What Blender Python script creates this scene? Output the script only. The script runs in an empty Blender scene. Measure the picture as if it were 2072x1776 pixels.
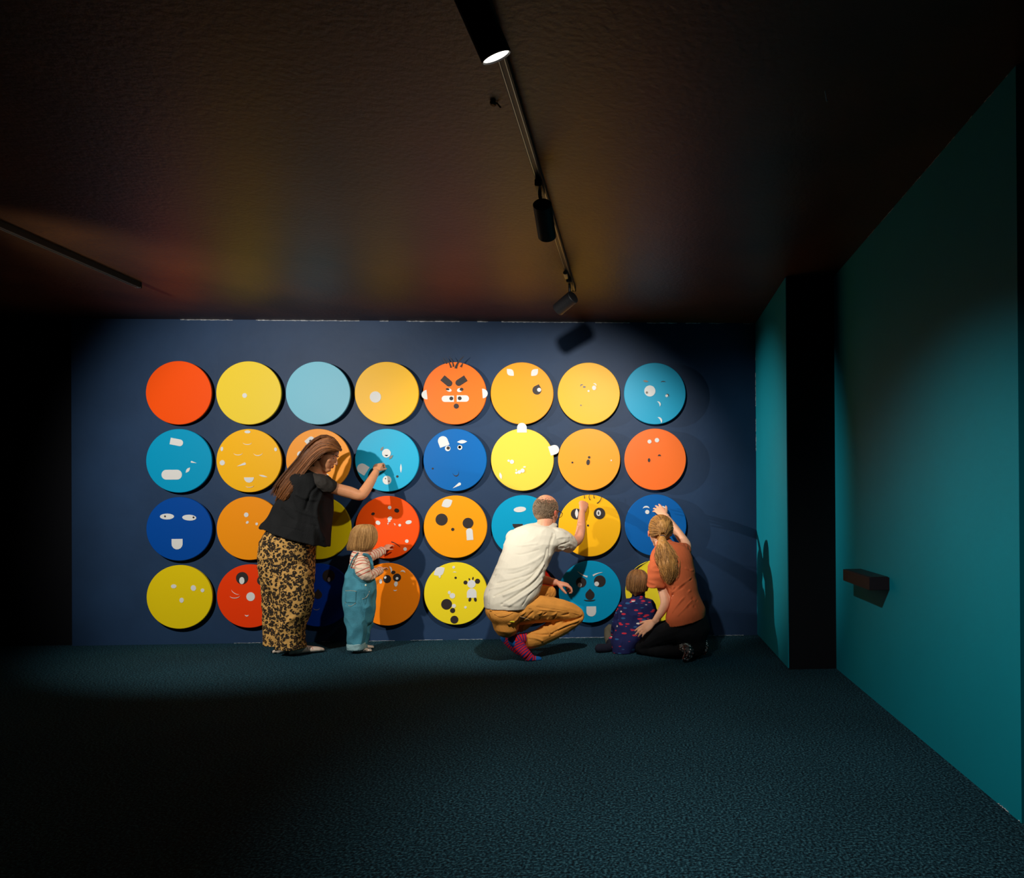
import bpy, bmesh, math, random
import numpy as np
from mathutils import Vector, Matrix, noise
from mathutils.bvhtree import BVHTree
random.seed(7)
SC = bpy.context.scene
COL = SC.collection
V = Vector
# ------------------------------------------------------------------ camera
W_, H_ = 2072, 1776
F, CX, CY = 1448.98, 1367.03, 1012.35
YAW, ROLL, PITCH, DIST, CAMH = .0516, .0062, .0035, 5.8374, 1.0872
ROOM_H = 2.56
XR, XL, YN, XS, YE = .9717, -4.4287, -1.2199, 1.2832, -3.4822
sy_, cy_ = math.sin(YAW), math.cos(YAW)
R0 = V((cy_, -sy_, 0)); F0 = V((sy_, cy_, 0)); UP = V((0, 0, 1))
FW = F0*math.cos(PITCH)+UP*math.sin(PITCH); U1 = UP*math.cos(PITCH)-F0*math.sin(PITCH)
RT = R0*math.cos(ROLL)-U1*math.sin(ROLL); UPV = U1*math.cos(ROLL)+R0*math.sin(ROLL)
EYE = V((0, -DIST, CAMH))
cam = bpy.data.cameras.new('camera'); co = bpy.data.objects.new('camera', cam); COL.objects.link(co)
cam.sensor_fit = 'HORIZONTAL'; cam.sensor_width = 36; cam.lens = 36*F/W_
cam.shift_x = (W_/2-CX)/W_; cam.shift_y = (CY-H_/2)/W_
cam.clip_start = .05; cam.clip_end = 60
m = Matrix.Identity(4)
for i in range(3):
    m[i][0] = RT[i]; m[i][1] = UPV[i]; m[i][2] = -FW[i]; m[i][3] = EYE[i]
co.matrix_world = m
SC.camera = co
def ray(px, py): return (FW + RT*((px-CX)/F) - UPV*((py-CY)/F))
def P(px, py, d):                     # point seen at that pixel, d metres in front of the back wall
    r = ray(px, py); return EYE + r*((-d-EYE.y)/r.y)
def Pz(px, py, z):
    r = ray(px, py); return EYE + r*((z-EYE.z)/r.z)
def Px(px, py, x):
    r = ray(px, py); return EYE + r*((x-EYE.x)/r.x)
# ------------------------------------------------------------------ world, exposure, lamps
SC.view_settings.view_transform = 'Standard'; SC.view_settings.look = 'None'
SC.view_settings.exposure = 0; SC.view_settings.gamma = 1; SC.view_settings.use_curve_mapping = False
w = bpy.data.worlds.new('world'); SC.world = w; w.use_nodes = True
w.node_tree.nodes['Background'].inputs[0].default_value = (.25, .5, .7, 1)
w.node_tree.nodes['Background'].inputs[1].default_value = .004
def spot(loc, target, power, angle, blend=.6, size=.04, col=(1, .95, .88)):
    l = bpy.data.lights.new('spot_lamp', 'SPOT'); l.energy = power; l.spot_size = math.radians(angle)
    l.spot_blend = blend; l.shadow_soft_size = size; l.color = col
    o = bpy.data.objects.new('spot_lamp', l); COL.objects.link(o); o.location = loc
    o.rotation_euler = (V(target)-V(loc)).to_track_quat('-Z', 'Y').to_euler(); return o
HEADS = []   # (lens centre, axis)
c1 = Pz(1005, 117, 2.27)
r1 = ray(1005, 117).normalized(); t1 = (P(1015, 140, -c1.y)-c1); t1 = (t1 - r1*t1.dot(r1)).normalized()
HEADS.append((c1, (t1*.97-r1*.24).normalized()))
def head_px(adpx, toppx, botpx, L):      # lens centre and axis of a cylinder seen between two pixels
    y0 = Pz(adpx[0], adpx[1], ROOM_H-.05).y; T = P(toppx[0], toppx[1], -y0)
    r = ray(*botpx).normalized(); q = EYE-T; bb = q.dot(r); cc = q.dot(q)-L*L
    t = -bb+math.sqrt(max(0, bb*bb-cc)); e = EYE+r*t; return e, (e-T).normalized()
HEADS.append(head_px((1092, 378), (1097, 412), (1107, 478), .175))
HEADS.append(head_px((1146, 570), (1160, 600), (1129, 626), .15))
cL = V((-3.42, -3.0, 2.27)); HEADS.append((cL, (V((-2.62, 0, 1.15))-cL).normalized()))
cM = V((-4.95, -1.35, 2.30)); HEADS.append((cM, (V((.95, -.38, 1.15))-cM).normalized()))
c2 = HEADS[1][0]; c3 = HEADS[2][0]
spot(c1+HEADS[0][1]*.012, c1+HEADS[0][1], 135, 98, 1.0, .03)
spot(c2+HEADS[1][1]*.012, (-.75, 0, 1.05), 232, 73, .65, .035)
spot(c3+HEADS[2][1]*.012, c3+HEADS[2][1], 8, 90, .8, .03)
spot(cL+HEADS[3][1]*.012, cL+HEADS[3][1], 322, 79, .65, .04)
spot(cM+HEADS[4][1]*.012, cM+HEADS[4][1], 900, 25, 1.0, .03)

# ------------------------------------------------------------------ materials
def lin(c):
    return tuple(((v/255)/12.92 if v/255 <= .04045 else ((v/255+.055)/1.055)**2.4) for v in c)+(1,)
MAT = {}
def mk(name, rgb, rough=.6, spec=.4, bump=0, bscale=80, var=0, vscale=8, metal=0, emit=0, sheen=0):
    if name in MAT: return MAT[name]
    m = bpy.data.materials.new(name); m.use_nodes = True; nt = m.node_tree; b = nt.nodes['Principled BSDF']
    c = lin(rgb)
    b.inputs['Base Color'].default_value = c; b.inputs['Roughness'].default_value = rough
    b.inputs['Specular IOR Level'].default_value = spec; b.inputs['Metallic'].default_value = metal
    if sheen: b.inputs['Sheen Weight'].default_value = sheen
    if emit:
        b.inputs['Emission Color'].default_value = c; b.inputs['Emission Strength'].default_value = emit
    tc = nt.nodes.new('ShaderNodeTexCoord')
    if var:
        n = nt.nodes.new('ShaderNodeTexNoise'); n.inputs['Scale'].default_value = vscale; n.inputs['Detail'].default_value = 5
        nt.links.new(tc.outputs['Object'], n.inputs['Vector'])
        r = nt.nodes.new('ShaderNodeMapRange'); r.inputs[1].default_value = .3; r.inputs[2].default_value = .7
        r.inputs[3].default_value = 1-var; r.inputs[4].default_value = 1+var
        mx = nt.nodes.new('ShaderNodeVectorMath'); mx.operation = 'SCALE'; mx.inputs[0].default_value = c[:3]
        nt.links.new(n.outputs['Fac'], r.inputs[0]); nt.links.new(r.outputs[0], mx.inputs['Scale'])
        nt.links.new(mx.outputs[0], b.inputs['Base Color'])
    if bump:
        n = nt.nodes.new('ShaderNodeTexNoise'); n.inputs['Scale'].default_value = bscale; n.inputs['Detail'].default_value = 4
        nt.links.new(tc.outputs['Object'], n.inputs['Vector'])
        bp = nt.nodes.new('ShaderNodeBump'); bp.inputs['Strength'].default_value = bump; bp.inputs['Distance'].default_value = .01
        nt.links.new(n.outputs['Fac'], bp.inputs['Height']); nt.links.new(bp.outputs[0], b.inputs['Normal'])
    MAT[name] = m; return m
def nodes(m): nt = m.node_tree; return nt, nt.nodes['Principled BSDF']
def nd(nt, t, **k):
    n = nt.nodes.new(t)
    for a, v in k.items(): setattr(n, a, v)
    return n
def ramp(nt, fac, stops, interp='LINEAR'):
    r = nt.nodes.new('ShaderNodeValToRGB'); r.color_ramp.interpolation = interp
    e = r.color_ramp.elements
    while len(e) < len(stops): e.new(.5)
    for i, (p, c) in enumerate(stops): e[i].position = p; e[i].color = lin(c)
    nt.links.new(fac, r.inputs[0]); return r
M_wall = mk('navy_wall_paint', (30, 56, 88), .55, .3, .12, 14, .10, 3)
M_dark = mk('black_wall_paint', (9, 11, 17), .75, .2, .05, 30)
M_teal = mk('teal_wall_paint', (0, 140, 160), .6, .25, .03, 30, .04, 2)
M_ceil = mk('black_ceiling_bounce_tint', (72, 42, 16), .46, .5, .22, 40, .35, 2.2)
nt, b = nodes(M_ceil)   # brown bounce glow and its soft blotches mixed into black ceiling colour, plus grain
M_carpet = mk('teal_black_carpet', (20, 52, 62), .95, .1, .9, 260, .0)
nt, b = nodes(M_carpet); tc = nd(nt, 'ShaderNodeTexCoord')
n1 = nd(nt, 'ShaderNodeTexNoise'); n1.inputs['Scale'].default_value = 110; n1.inputs['Detail'].default_value = 3
n2 = nd(nt, 'ShaderNodeTexNoise'); n2.inputs['Scale'].default_value = 1.2
nt.links.new(tc.outputs['Object'], n1.inputs[0]); nt.links.new(tc.outputs['Object'], n2.inputs[0])
rr = ramp(nt, n1.outputs['Fac'], [(.36, (10, 28, 38)), (.52, (32, 74, 90)), (.66, (74, 128, 144))])
mx = nd(nt, 'ShaderNodeMix', data_type='RGBA'); mx.blend_type = 'MULTIPLY'; mx.inputs[0].default_value = .5
nt.links.new(rr.outputs[0], mx.inputs['A']); nt.links.new(n2.outputs['Fac'], mx.inputs['B'])
nt.links.new(mx.outputs['Result'], b.inputs['Base Color'])
M_black = mk('black_powder_coat', (16, 16, 18), .45, .4)
M_rail = mk('pale_metal_rail', (150, 150, 145), .35, .5, metal=.8)
M_lens = mk('lit_lens', (255, 250, 240), .4, emit=2.5)
M_lensoff = mk('frosted_lens', (230, 225, 210), .4, emit=.6)
M_seam = mk('pale_filler', (190, 195, 200), .8, .2, .4, 60, .4, 30)
M_white = mk('white_plastic', (228, 229, 226), .5, .25)
M_blackp = mk('black_plastic', (46, 38, 36), .5, .35)
M_grey = mk('grey_plastic', (135, 128, 118), .5, .3)
M_shelf = mk('dark_shelf_lacquer', (30, 20, 26), .5, .3)

# ------------------------------------------------------------------ object helpers
def tag(o, label=None, cat=None, group=None, kind=None):
    if label: o['label'] = label
    if cat: o['category'] = cat
    if group: o['group'] = group
    if kind: o['kind'] = kind
    return o
def link(name, me, mat=None, parent=None, loc=None):
    o = bpy.data.objects.new(name, me); COL.objects.link(o)
    if mat: me.materials.append(mat)
    if parent: o.parent = parent
    if loc is not None: o.location = loc
    return o
def from_bm(name, bm, mat=None, parent=None, base=V((0, 0, 0)), smooth=False):
    bmesh.ops.recalc_face_normals(bm, faces=bm.faces)
    if base.length: bmesh.ops.translate(bm, verts=bm.verts, vec=-base)
    me = bpy.data.meshes.new(name); bm.to_mesh(me); bm.free()
    if smooth: me.polygons.foreach_set('use_smooth', [True]*len(me.polygons))
    return link(name, me, mat, parent, base if not parent else None)
def empty(name, loc):
    o = bpy.data.objects.new(name, None); COL.objects.link(o); o.location = loc; o.empty_display_size = .05; return o
def box(bm, lo, hi, bev=0):
    vs = [bm.verts.new((x, y, z)) for x in (lo[0], hi[0]) for y in (lo[1], hi[1]) for z in (lo[2], hi[2])]
    fs = []
    for q in ((0, 1, 3, 2), (4, 6, 7, 5), (0, 4, 5, 1), (2, 3, 7, 6), (0, 2, 6, 4), (1, 5, 7, 3)):
        fs.append(bm.faces.new([vs[i] for i in q]))
    if bev:
        es = list({e for f in fs for e in f.edges})
        bmesh.ops.bevel(bm, geom=es, offset=bev, segments=2, affect='EDGES')
def mkbox(name, lo, hi, mat, parent=None, bev=0, kind=None):
    bm = bmesh.new(); box(bm, lo, hi, bev)
    base = V((0, 0, 0)) if parent else V(((lo[0]+hi[0])/2, (lo[1]+hi[1])/2, min(lo[2], hi[2])))
    o = from_bm(name, bm, mat, parent, base)
    if kind: o['kind'] = kind
    return o
def cyl(bm, a, b, r, r2=None, seg=32, bev=0):
    a = V(a); b = V(b); r2 = r if r2 is None else r2
    t = (b-a).normalized(); s = t.orthogonal().normalized(); u = t.cross(s)
    A = [bm.verts.new(a+(s*math.cos(k*2*math.pi/seg)+u*math.sin(k*2*math.pi/seg))*r) for k in range(seg)]
    B = [bm.verts.new(b+(s*math.cos(k*2*math.pi/seg)+u*math.sin(k*2*math.pi/seg))*r2) for k in range(seg)]
    for k in range(seg): bm.faces.new((A[k], A[(k+1) % seg], B[(k+1) % seg], B[k]))
    f1 = bm.faces.new(A[::-1]); f2 = bm.faces.new(B)
    if bev: bmesh.ops.bevel(bm, geom=list(f1.edges)+list(f2.edges), offset=bev, segments=2, affect='EDGES')

# ------------------------------------------------------------------ the room
mkbox('floor', (-9, -9, -.1), (4, .3, 0), M_carpet, kind='structure')
mkbox('ceiling', (-9, -9, ROOM_H), (4, .3, ROOM_H+.1), M_ceil, kind='structure')
mkbox('wall_back', (XL, 0, 0), (XR, .2, ROOM_H), M_wall, kind='structure')
mkbox('wall_back', (-8.8, .03, 0), (XL, .2, ROOM_H), M_dark, kind='structure')
# short teal partition on the right and its black end face
bm = bmesh.new(); box(bm, (XR, YN, .0), (XS+.05, .2, ROOM_H)); wp = from_bm('wall_partition', bm, M_dark, None, V((XR, YN, 0))); wp['kind'] = 'structure'
bm = bmesh.new(); box(bm, (XR-.006, YN+.004, .008), (XR, 0, ROOM_H-.004)); tp = from_bm('painted_panel', bm, M_teal, wp, V((0, 0, 0)))
for v in tp.data.vertices: v.co -= V((XR, YN, 0))
mkbox('wall_right', (XS, YE, 0), (XS+.25, YN, ROOM_H), M_teal, kind='structure')
mkbox('wall_far_right', (3.2, -9, 0), (3.4, .2, ROOM_H), M_dark, kind='structure')
mkbox('wall_left', (-8.9, -9, 0), (-8.7, .2, ROOM_H), M_dark, kind='structure')
mkbox('wall_front', (-9, -9, 0), (4, -8.8, ROOM_H), M_dark, kind='structure')
def seam(name, a, b, depth, n=160, r=.003, seed=0):      # broken bead of pale filler along an edge
    random.seed(seed); bm = bmesh.new(); a = V(a); b = V(b)
    for i in range(n):
        if noise.noise(V((i*.09+seed, seed, 0))) < -.08: continue
        p = a.lerp(b, i/n); q = a.lerp(b, (i+1)/n); rr = r*random.uniform(.35, 1.1)
        off = V([random.uniform(-1, 1)*.0012 for _ in range(3)])
        cyl(bm, p+off, q+off, rr, seg=5)
    return tag(from_bm(name, bm, M_seam, None, V((0, 0, 0))), kind='structure')
seam('trim_1', (-3.6, -.002, ROOM_H-.004), (XR-.02, -.002, ROOM_H-.004), 0, 260, .0034, 3)
seam('trim_2', (XS-.002, YE+.05, ROOM_H-.003), (XS-.002, YN-.7, ROOM_H-.003), 0, 120, .0016, 5)
seam('trim_3', (XR-.006, -.003, 1.5), (XR-.006, -.003, 2.3), 0, 70, .0026, 8)
seam('trim_4', (XS-.002, YE+.01, .003), (XS-.002, YE+.2, .003), 0, 30, .0022, 9)
seam('trim_5', (-3.2, -.003, .002), (.9, -.003, .002), 0, 260, .0018, 12)

# ------------------------------------------------------------------ track, spotlights, small ceiling bits
tx = Pz(1085, 350, ROOM_H-.04).x
ye = Pz(1147, 588, ROOM_H-.03).y
TZ = ROOM_H
def track(xc, y0, y1, label, cuts=()):
    t = empty('lighting_track', (xc, (y0+y1)/2, TZ)); tag(t, label, 'light track', 'ceiling lighting tracks')
    L = V(t.location)
    bm = bmesh.new(); box(bm, V((xc-.017, y0, TZ-.034))-L, V((xc+.017, y1, TZ))-L, .002); from_bm('channel', bm, M_black, t)
    for s in (-1, 1):
        bm = bmesh.new(); box(bm, V((xc+s*.010-.0016, y0+.01, TZ-.037))-L, V((xc+s*.010+.0016, y1-.01, TZ-.034))-L); from_bm('rail', bm, M_rail, t)
    bm = bmesh.new(); box(bm, V((xc-.019, y1-.012, TZ-.038))-L, V((xc+.019, y1+.004, TZ))-L, .002); from_bm('end_cap', bm, M_black, t)
    return t
track(tx, -6.5, ye, 'long black light track with two pale rails running along the ceiling above the room')
xl_ = Pz(140, 520, ROOM_H-.03).x
track(xl_, -6.5, -.95, 'dark light track far left on the ceiling in the unlit part of the room')
def head(c, ax, label, tx, lit, r=.042, L=.175, ay=None):
    top = c-ax*L; ay = top.y if ay is None else ay; base = V((tx, ay, TZ-.037)); o = empty('track_spotlight', base); tag(o, label, 'spotlight', 'spotlights on the ceiling tracks')
    bm = bmesh.new()
    seg = 40; s = ax.orthogonal().normalized(); u = ax.cross(s)
    prof = [(0, 0), (r*.9, 0), (r, .004), (r, L), (r*.93, L), (r*.90, L-.012), (0, L-.012)]
    rings = []
    for rr_, z in prof:
        if rr_ == 0: rings.append([bm.verts.new(top+ax*z-base)])
        else: rings.append([bm.verts.new(top+ax*z+(s*math.cos(k*math.tau/seg)+u*math.sin(k*math.tau/seg))*rr_-base) for k in range(seg)])
    for A, B in zip(rings, rings[1:]):
        for k in range(seg):
            a0, a1 = A[k % len(A)], A[(k+1) % len(A)]; b0, b1 = B[k % len(B)], B[(k+1) % len(B)]
            bm.faces.new([v for i, v in enumerate((a0, a1, b1, b0)) if v not in (a0, a1, b1, b0)[:i]])
    from_bm('housing', bm, M_black, o)
    bm = bmesh.new(); cyl(bm, c-ax*.011-base, c-ax*.004-base, r*.88, seg=seg); ln = from_bm('lens', bm, M_lens if lit else M_lensoff, o); ln['label'] = 'glowing white lens' if lit else 'pale lens'
    bm = bmesh.new(); mid = top+ax*.03
    side = s if abs(s.x) > .3 else u
    j = V((tx, base.y+(top.y-base.y)*.3, TZ-.09)); cyl(bm, j-base, V((tx, base.y, TZ-.07))-base, .008, seg=14); cyl(bm, j-base, mid-base, .008, seg=14); from_bm('bracket', bm, M_black, o)
    bm = bmesh.new(); box(bm, V((-.016, -.055, -.032)), V((.016, .055, 0)), .003); from_bm('track_adapter', bm, M_black, o)
    return o
head(HEADS[0][0], HEADS[0][1], 'nearest black cylinder spotlight with its lit white lens showing, top of the photo', tx, True)
head(HEADS[1][0], HEADS[1][1], 'black cylinder spotlight in the middle of the track, pointing at the wall', tx, False, ay=Pz(1092, 378, TZ-.05).y)
head(HEADS[2][0], HEADS[2][1], 'farthest black cylinder spotlight tilted down to the left at the end of the track', tx, False, L=.15, ay=Pz(1146, 570, TZ-.05).y)
head(HEADS[3][0], HEADS[3][1], 'black spotlight on the dark left track aimed at the coloured discs', xl_, False)
track(-5.0, -6.5, -1.1, 'second dark light track farther left near the black wall')
head(HEADS[4][0], HEADS[4][1], 'black spotlight at the end of the leftmost track aimed at the teal partition', -5.0, False)
bm = bmesh.new(); q = Pz(1145, 556, TZ-.045); box(bm, q+V((-.012, -.05, -.012)), q+V((.012, .05, .008)), .003)
tag(from_bm('junction_clip', bm, M_rail, None, q), 'small shiny metal clip on the track just before its far end', 'clip')
bm = bmesh.new(); q = Pz(1669, 195, TZ-.02); cyl(bm, q+V((0, 0, .02)), q+V((.012, .02, -.006)), .0022, seg=8); cyl(bm, q+V((.012, .02, -.006)), q+V((.018, .03, .004)), .0018, seg=8)
tag(from_bm('ceiling_hook', bm, M_seam, None, q+V((0, 0, .02))), 'tiny pale wire hook in the ceiling above the right side', 'hook')
bm = bmesh.new(); q = Pz(998, 211, TZ-.01); cyl(bm, q+V((0, 0, .01)), q+V((0, 0, -.004)), .012, seg=14, bev=.003); cyl(bm, q+V((0.012, 0.004, .008)), q+V((.026, .008, -.008)), .003, seg=8)
tag(from_bm('ceiling_hook', bm, mk('rusty_metal', (120, 70, 35), .7), None, q+V((0, 0, .01))), 'small rusty fixing in the ceiling just below the nearest spotlight', 'hook')

# shelf on the right teal wall
zt = Px(1800, 1168, XS).z; ya = Px(1800, 1170, XS).y; yb = Px(1742, 1153, XS).y
o = empty('wall_shelf', (XS, (ya+yb)/2, zt-.065)); tag(o, 'small dark box shelf fixed to the right teal wall', 'shelf')
Lc = V(o.location); D_ = .105
bm = bmesh.new(); box(bm, V((XS-D_, ya, zt-.065))-Lc, V((XS, yb, zt))-Lc, .0015); from_bm('shelf_box', bm, M_shelf, o)
bm = bmesh.new(); box(bm, V((XS-D_+.012, ya+.012, zt))-Lc, V((XS-.004, yb-.012, zt+.0025))-Lc); from_bm('top_inlay', bm, M_black, o)

# ------------------------------------------------------------------ discs and magnets
GX, GZ, ST = -3.5859, 1.9727, .5318
DISC_R, DISC_T, GAP = .2488, .020, .030
COLS = [[(252, 84, 6), (246, 214, 56), (122, 198, 222), (255, 196, 36), (255, 122, 38), (255, 168, 42), (255, 190, 42), (18, 165, 206)],  # tones as lit; discs of like paint keep lighting differences in their colour
        [(0, 156, 202), (255, 190, 18), (255, 162, 42), (30, 178, 220), (0, 104, 182), (250, 212, 76), (255, 166, 44), (255, 118, 42)],
        [(0, 74, 164), (255, 155, 14), (222, 198, 10), (255, 86, 12), (255, 166, 16), (0, 164, 210), (255, 190, 22), (0, 96, 174)],
        [(238, 210, 16), (250, 64, 8), (0, 52, 150), (255, 136, 16), (246, 222, 38), (226, 34, 12), (0, 156, 204), (255, 232, 48)]]
DN = [['blank red-orange disc at the left end of the top row', 'bright yellow disc with one pale dot in the top row', 'blank pale blue disc in the top row', 'amber disc with one big white dot in the top row',
       'orange disc with the angry face, black brows and ears in the top row', 'orange disc with two white petals and one dark eye in the top row', 'golden disc with tiny pale bits in the top row', 'turquoise disc with one big white eye at the right end of the top row'],
      ['turquoise disc with a white heart shape at the left end of the second row', 'amber disc with three curved smile lines in the second row', 'light orange disc behind the woman\'s head in the second row', 'sky blue disc under the standing woman\'s hand in the second row',
       'royal blue disc with two round eyes in the second row', 'pale yellow disc with white ears at top and right in the second row', 'orange disc with four tiny dots in the second row', 'coral disc with two small white eyes at the right end of the second row'],
      ['navy disc with oval eyes and white tongue at the left end of the third row', 'orange disc with three small white dots beside the woman\'s back', 'olive yellow disc half hidden in front of the woman\'s black top', 'red disc with scattered bits behind the toddler\'s head',
       'amber disc with two large black eyes in the third row', 'cyan disc behind the crouching man\'s head', 'golden disc with round cat eyes under the man\'s raised hand', 'royal blue disc behind the kneeling woman\'s head'],
      ['plain yellow disc with four pale dots at the bottom left corner', 'red disc with a huge black eye beside the leopard trousers', 'dark navy disc in shadow between the woman and the toddler', 'orange disc with a small crying face beside the toddler',
       'yellow disc with a little white bear figure in the bottom row', 'red disc hidden behind the crouching man in the bottom row', 'turquoise disc with a scowling face and white tooth in the bottom row', 'lemon yellow disc behind the seated child at the bottom right corner']]
SHORT = [['red-orange disc, top left', 'yellow disc, second of top row', 'pale blue disc', 'amber disc, fourth of top row', 'angry orange disc', 'orange disc with petals', 'golden disc, seventh of top row', 'turquoise disc, top right'],
         ['turquoise disc, left of second row', 'amber disc with smile lines', 'orange disc behind the woman', 'sky blue disc', 'royal blue disc with eyes', 'pale yellow disc with ears', 'orange disc with four dots', 'coral disc, right of second row'],
         ['navy disc, left of third row', 'orange disc at the woman\'s back', 'olive disc by the woman', 'red disc behind the toddler', 'amber disc with black eyes', 'cyan disc behind the man', 'golden cat-eyed disc', 'blue disc behind the ponytail'],
         ['yellow disc, bottom left', 'red disc by leopard trousers', 'shadowed navy disc', 'orange crying-face disc', 'yellow disc with bear figure', 'hidden red disc', 'scowling turquoise disc', 'lemon disc, bottom right']]
def disc_mesh(rgb, key):
    bm = bmesh.new(); seg = 96
    prof = [(0, 0), (DISC_R-.0015, 0), (DISC_R, -.0015), (DISC_R, -DISC_T+.003), (DISC_R-.003, -DISC_T), (0, -DISC_T)]
    rings = []
    for r, y in prof:
        rings.append([bm.verts.new((0, y, 0))] if r == 0 else [bm.verts.new((r*math.cos(k*math.tau/seg), y, r*math.sin(k*math.tau/seg))) for k in range(seg)])
    for A, B in zip(rings, rings[1:]):
        for k in range(seg):
            q = []
            for v in (A[k % len(A)], A[(k+1) % len(A)], B[(k+1) % len(B)], B[k % len(B)]):
                if v not in q: q.append(v)
            bm.faces.new(q)
    return bm
disc_c = {}
for i in range(4):
    for j in range(8):
        c = V((GX+j*ST, -GAP, GZ-i*ST)); disc_c[i, j] = c
        rgb = COLS[i][j]; mt = mk('lit_paint_%d_%d_%d' % rgb, rgb, .42, .18)
        bm = disc_mesh(rgb, 0)
        bmesh.ops.recalc_face_normals(bm, faces=bm.faces)
        me = bpy.data.meshes.new('wall_disc'); bm.to_mesh(me); bm.free()
        o = link('wall_disc', me, mt, None, c); tag(o, DN[i][j], 'disc', 'coloured round discs mounted on the navy wall')
        bm = bmesh.new(); cyl(bm, (0, 0, 0), (0, GAP, 0), .17, seg=40); from_bm('wall_mount', bm, M_dark, o)
FY = -GAP-DISC_T          # front plane of the discs
ORG = {'A': (280, 700), 'B': (700, 700), 'C': (970, 700), 'D': (280, 980), 'E': (700, 980), 'F': (970, 980)}
KS = 440/2072
def outline(sh, w, h):
    n = 28; pts = []
    if sh == 'c' or sh == 'e': pts = [(w/2*math.cos(t*math.tau/n), h/2*math.sin(t*math.tau/n)) for t in range(n)]
    elif sh == 'u':   # tombstone: flat bottom, round top
        r = w/2; b = -h/2; c = h/2-r
        pts = [(-r, b), (r, b)]+[(r*math.cos(t*math.pi/16), c+r*math.sin(t*math.pi/16)) for t in range(17)]
    elif sh == 'h':   # half disc, flat at the bottom
        pts = [(w/2*math.cos(t*math.pi/20), -h/2+h*math.sin(t*math.pi/20)) for t in range(21)]
    elif sh == 'l':   # leaf, points at both ends of x
        pts = [(-w/2+w*t/14, h/2*math.sin(math.pi*t/14)) for t in range(15)]+[(w/2-w*t/14, -h/2*math.sin(math.pi*t/14)) for t in range(1, 14)]
    elif sh == 'd':   # drop, point up
        r = w/2; cy = -h/2+r; a0 = math.asin(min(.95, r/(h-r)))
        pts = [(0, h/2)]+[(r*math.cos(a), cy+r*math.sin(a)) for a in [math.pi-a0-(math.pi-2*a0)-(0)-0+0]][:0]
        st = math.pi-a0; en = a0
        ang = [st+(math.tau-(st-en))*k/22 for k in range(23)]
        pts += [(r*math.cos(a), cy+r*math.sin(a)) for a in ang]
    elif sh == 'a':   # crescent, bulging up
        pts = [(w/2*math.cos(math.pi*t/16), -h/2+h*math.sin(math.pi*t/16)) for t in range(17)]
        pts += [(-w/2*math.cos(math.pi*t/16)*1.0, -h/2+h*.42*math.sin(math.pi*t/16)) for t in range(1, 16)]
    elif sh == 'n':   # thin line arc, bulging up
        th = max(1.1, h*.24) if h > 6 else h*.45
        pts = [(w/2*math.cos(math.pi*t/16), -h/2+h*math.sin(math.pi*t/16)) for t in range(17)]
        pts += [(-w/2*math.cos(math.pi*t/16)*.99, -h/2+(h-th)*math.sin(math.pi*t/16)) for t in range(1, 16)]
    return pts
NAMES = {'c': 'round', 'e': 'oval', 'u': 'tongue-shaped', 'h': 'half-round', 'l': 'leaf-shaped', 'd': 'drop-shaped', 'a': 'crescent', 'n': 'thin curved', 's': 'hair-like curved'}
NM = {'c': 'round_magnet', 'e': 'oval_magnet', 'u': 'tongue_magnet', 'h': 'half_round_magnet', 'l': 'leaf_magnet', 'd': 'drop_magnet', 'a': 'crescent_magnet', 'n': 'curved_magnet', 's': 'hair_magnet'}
CW = {'W': ('white', M_white), 'K': ('black', M_blackp), 'G': ('grey', M_grey)}
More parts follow.
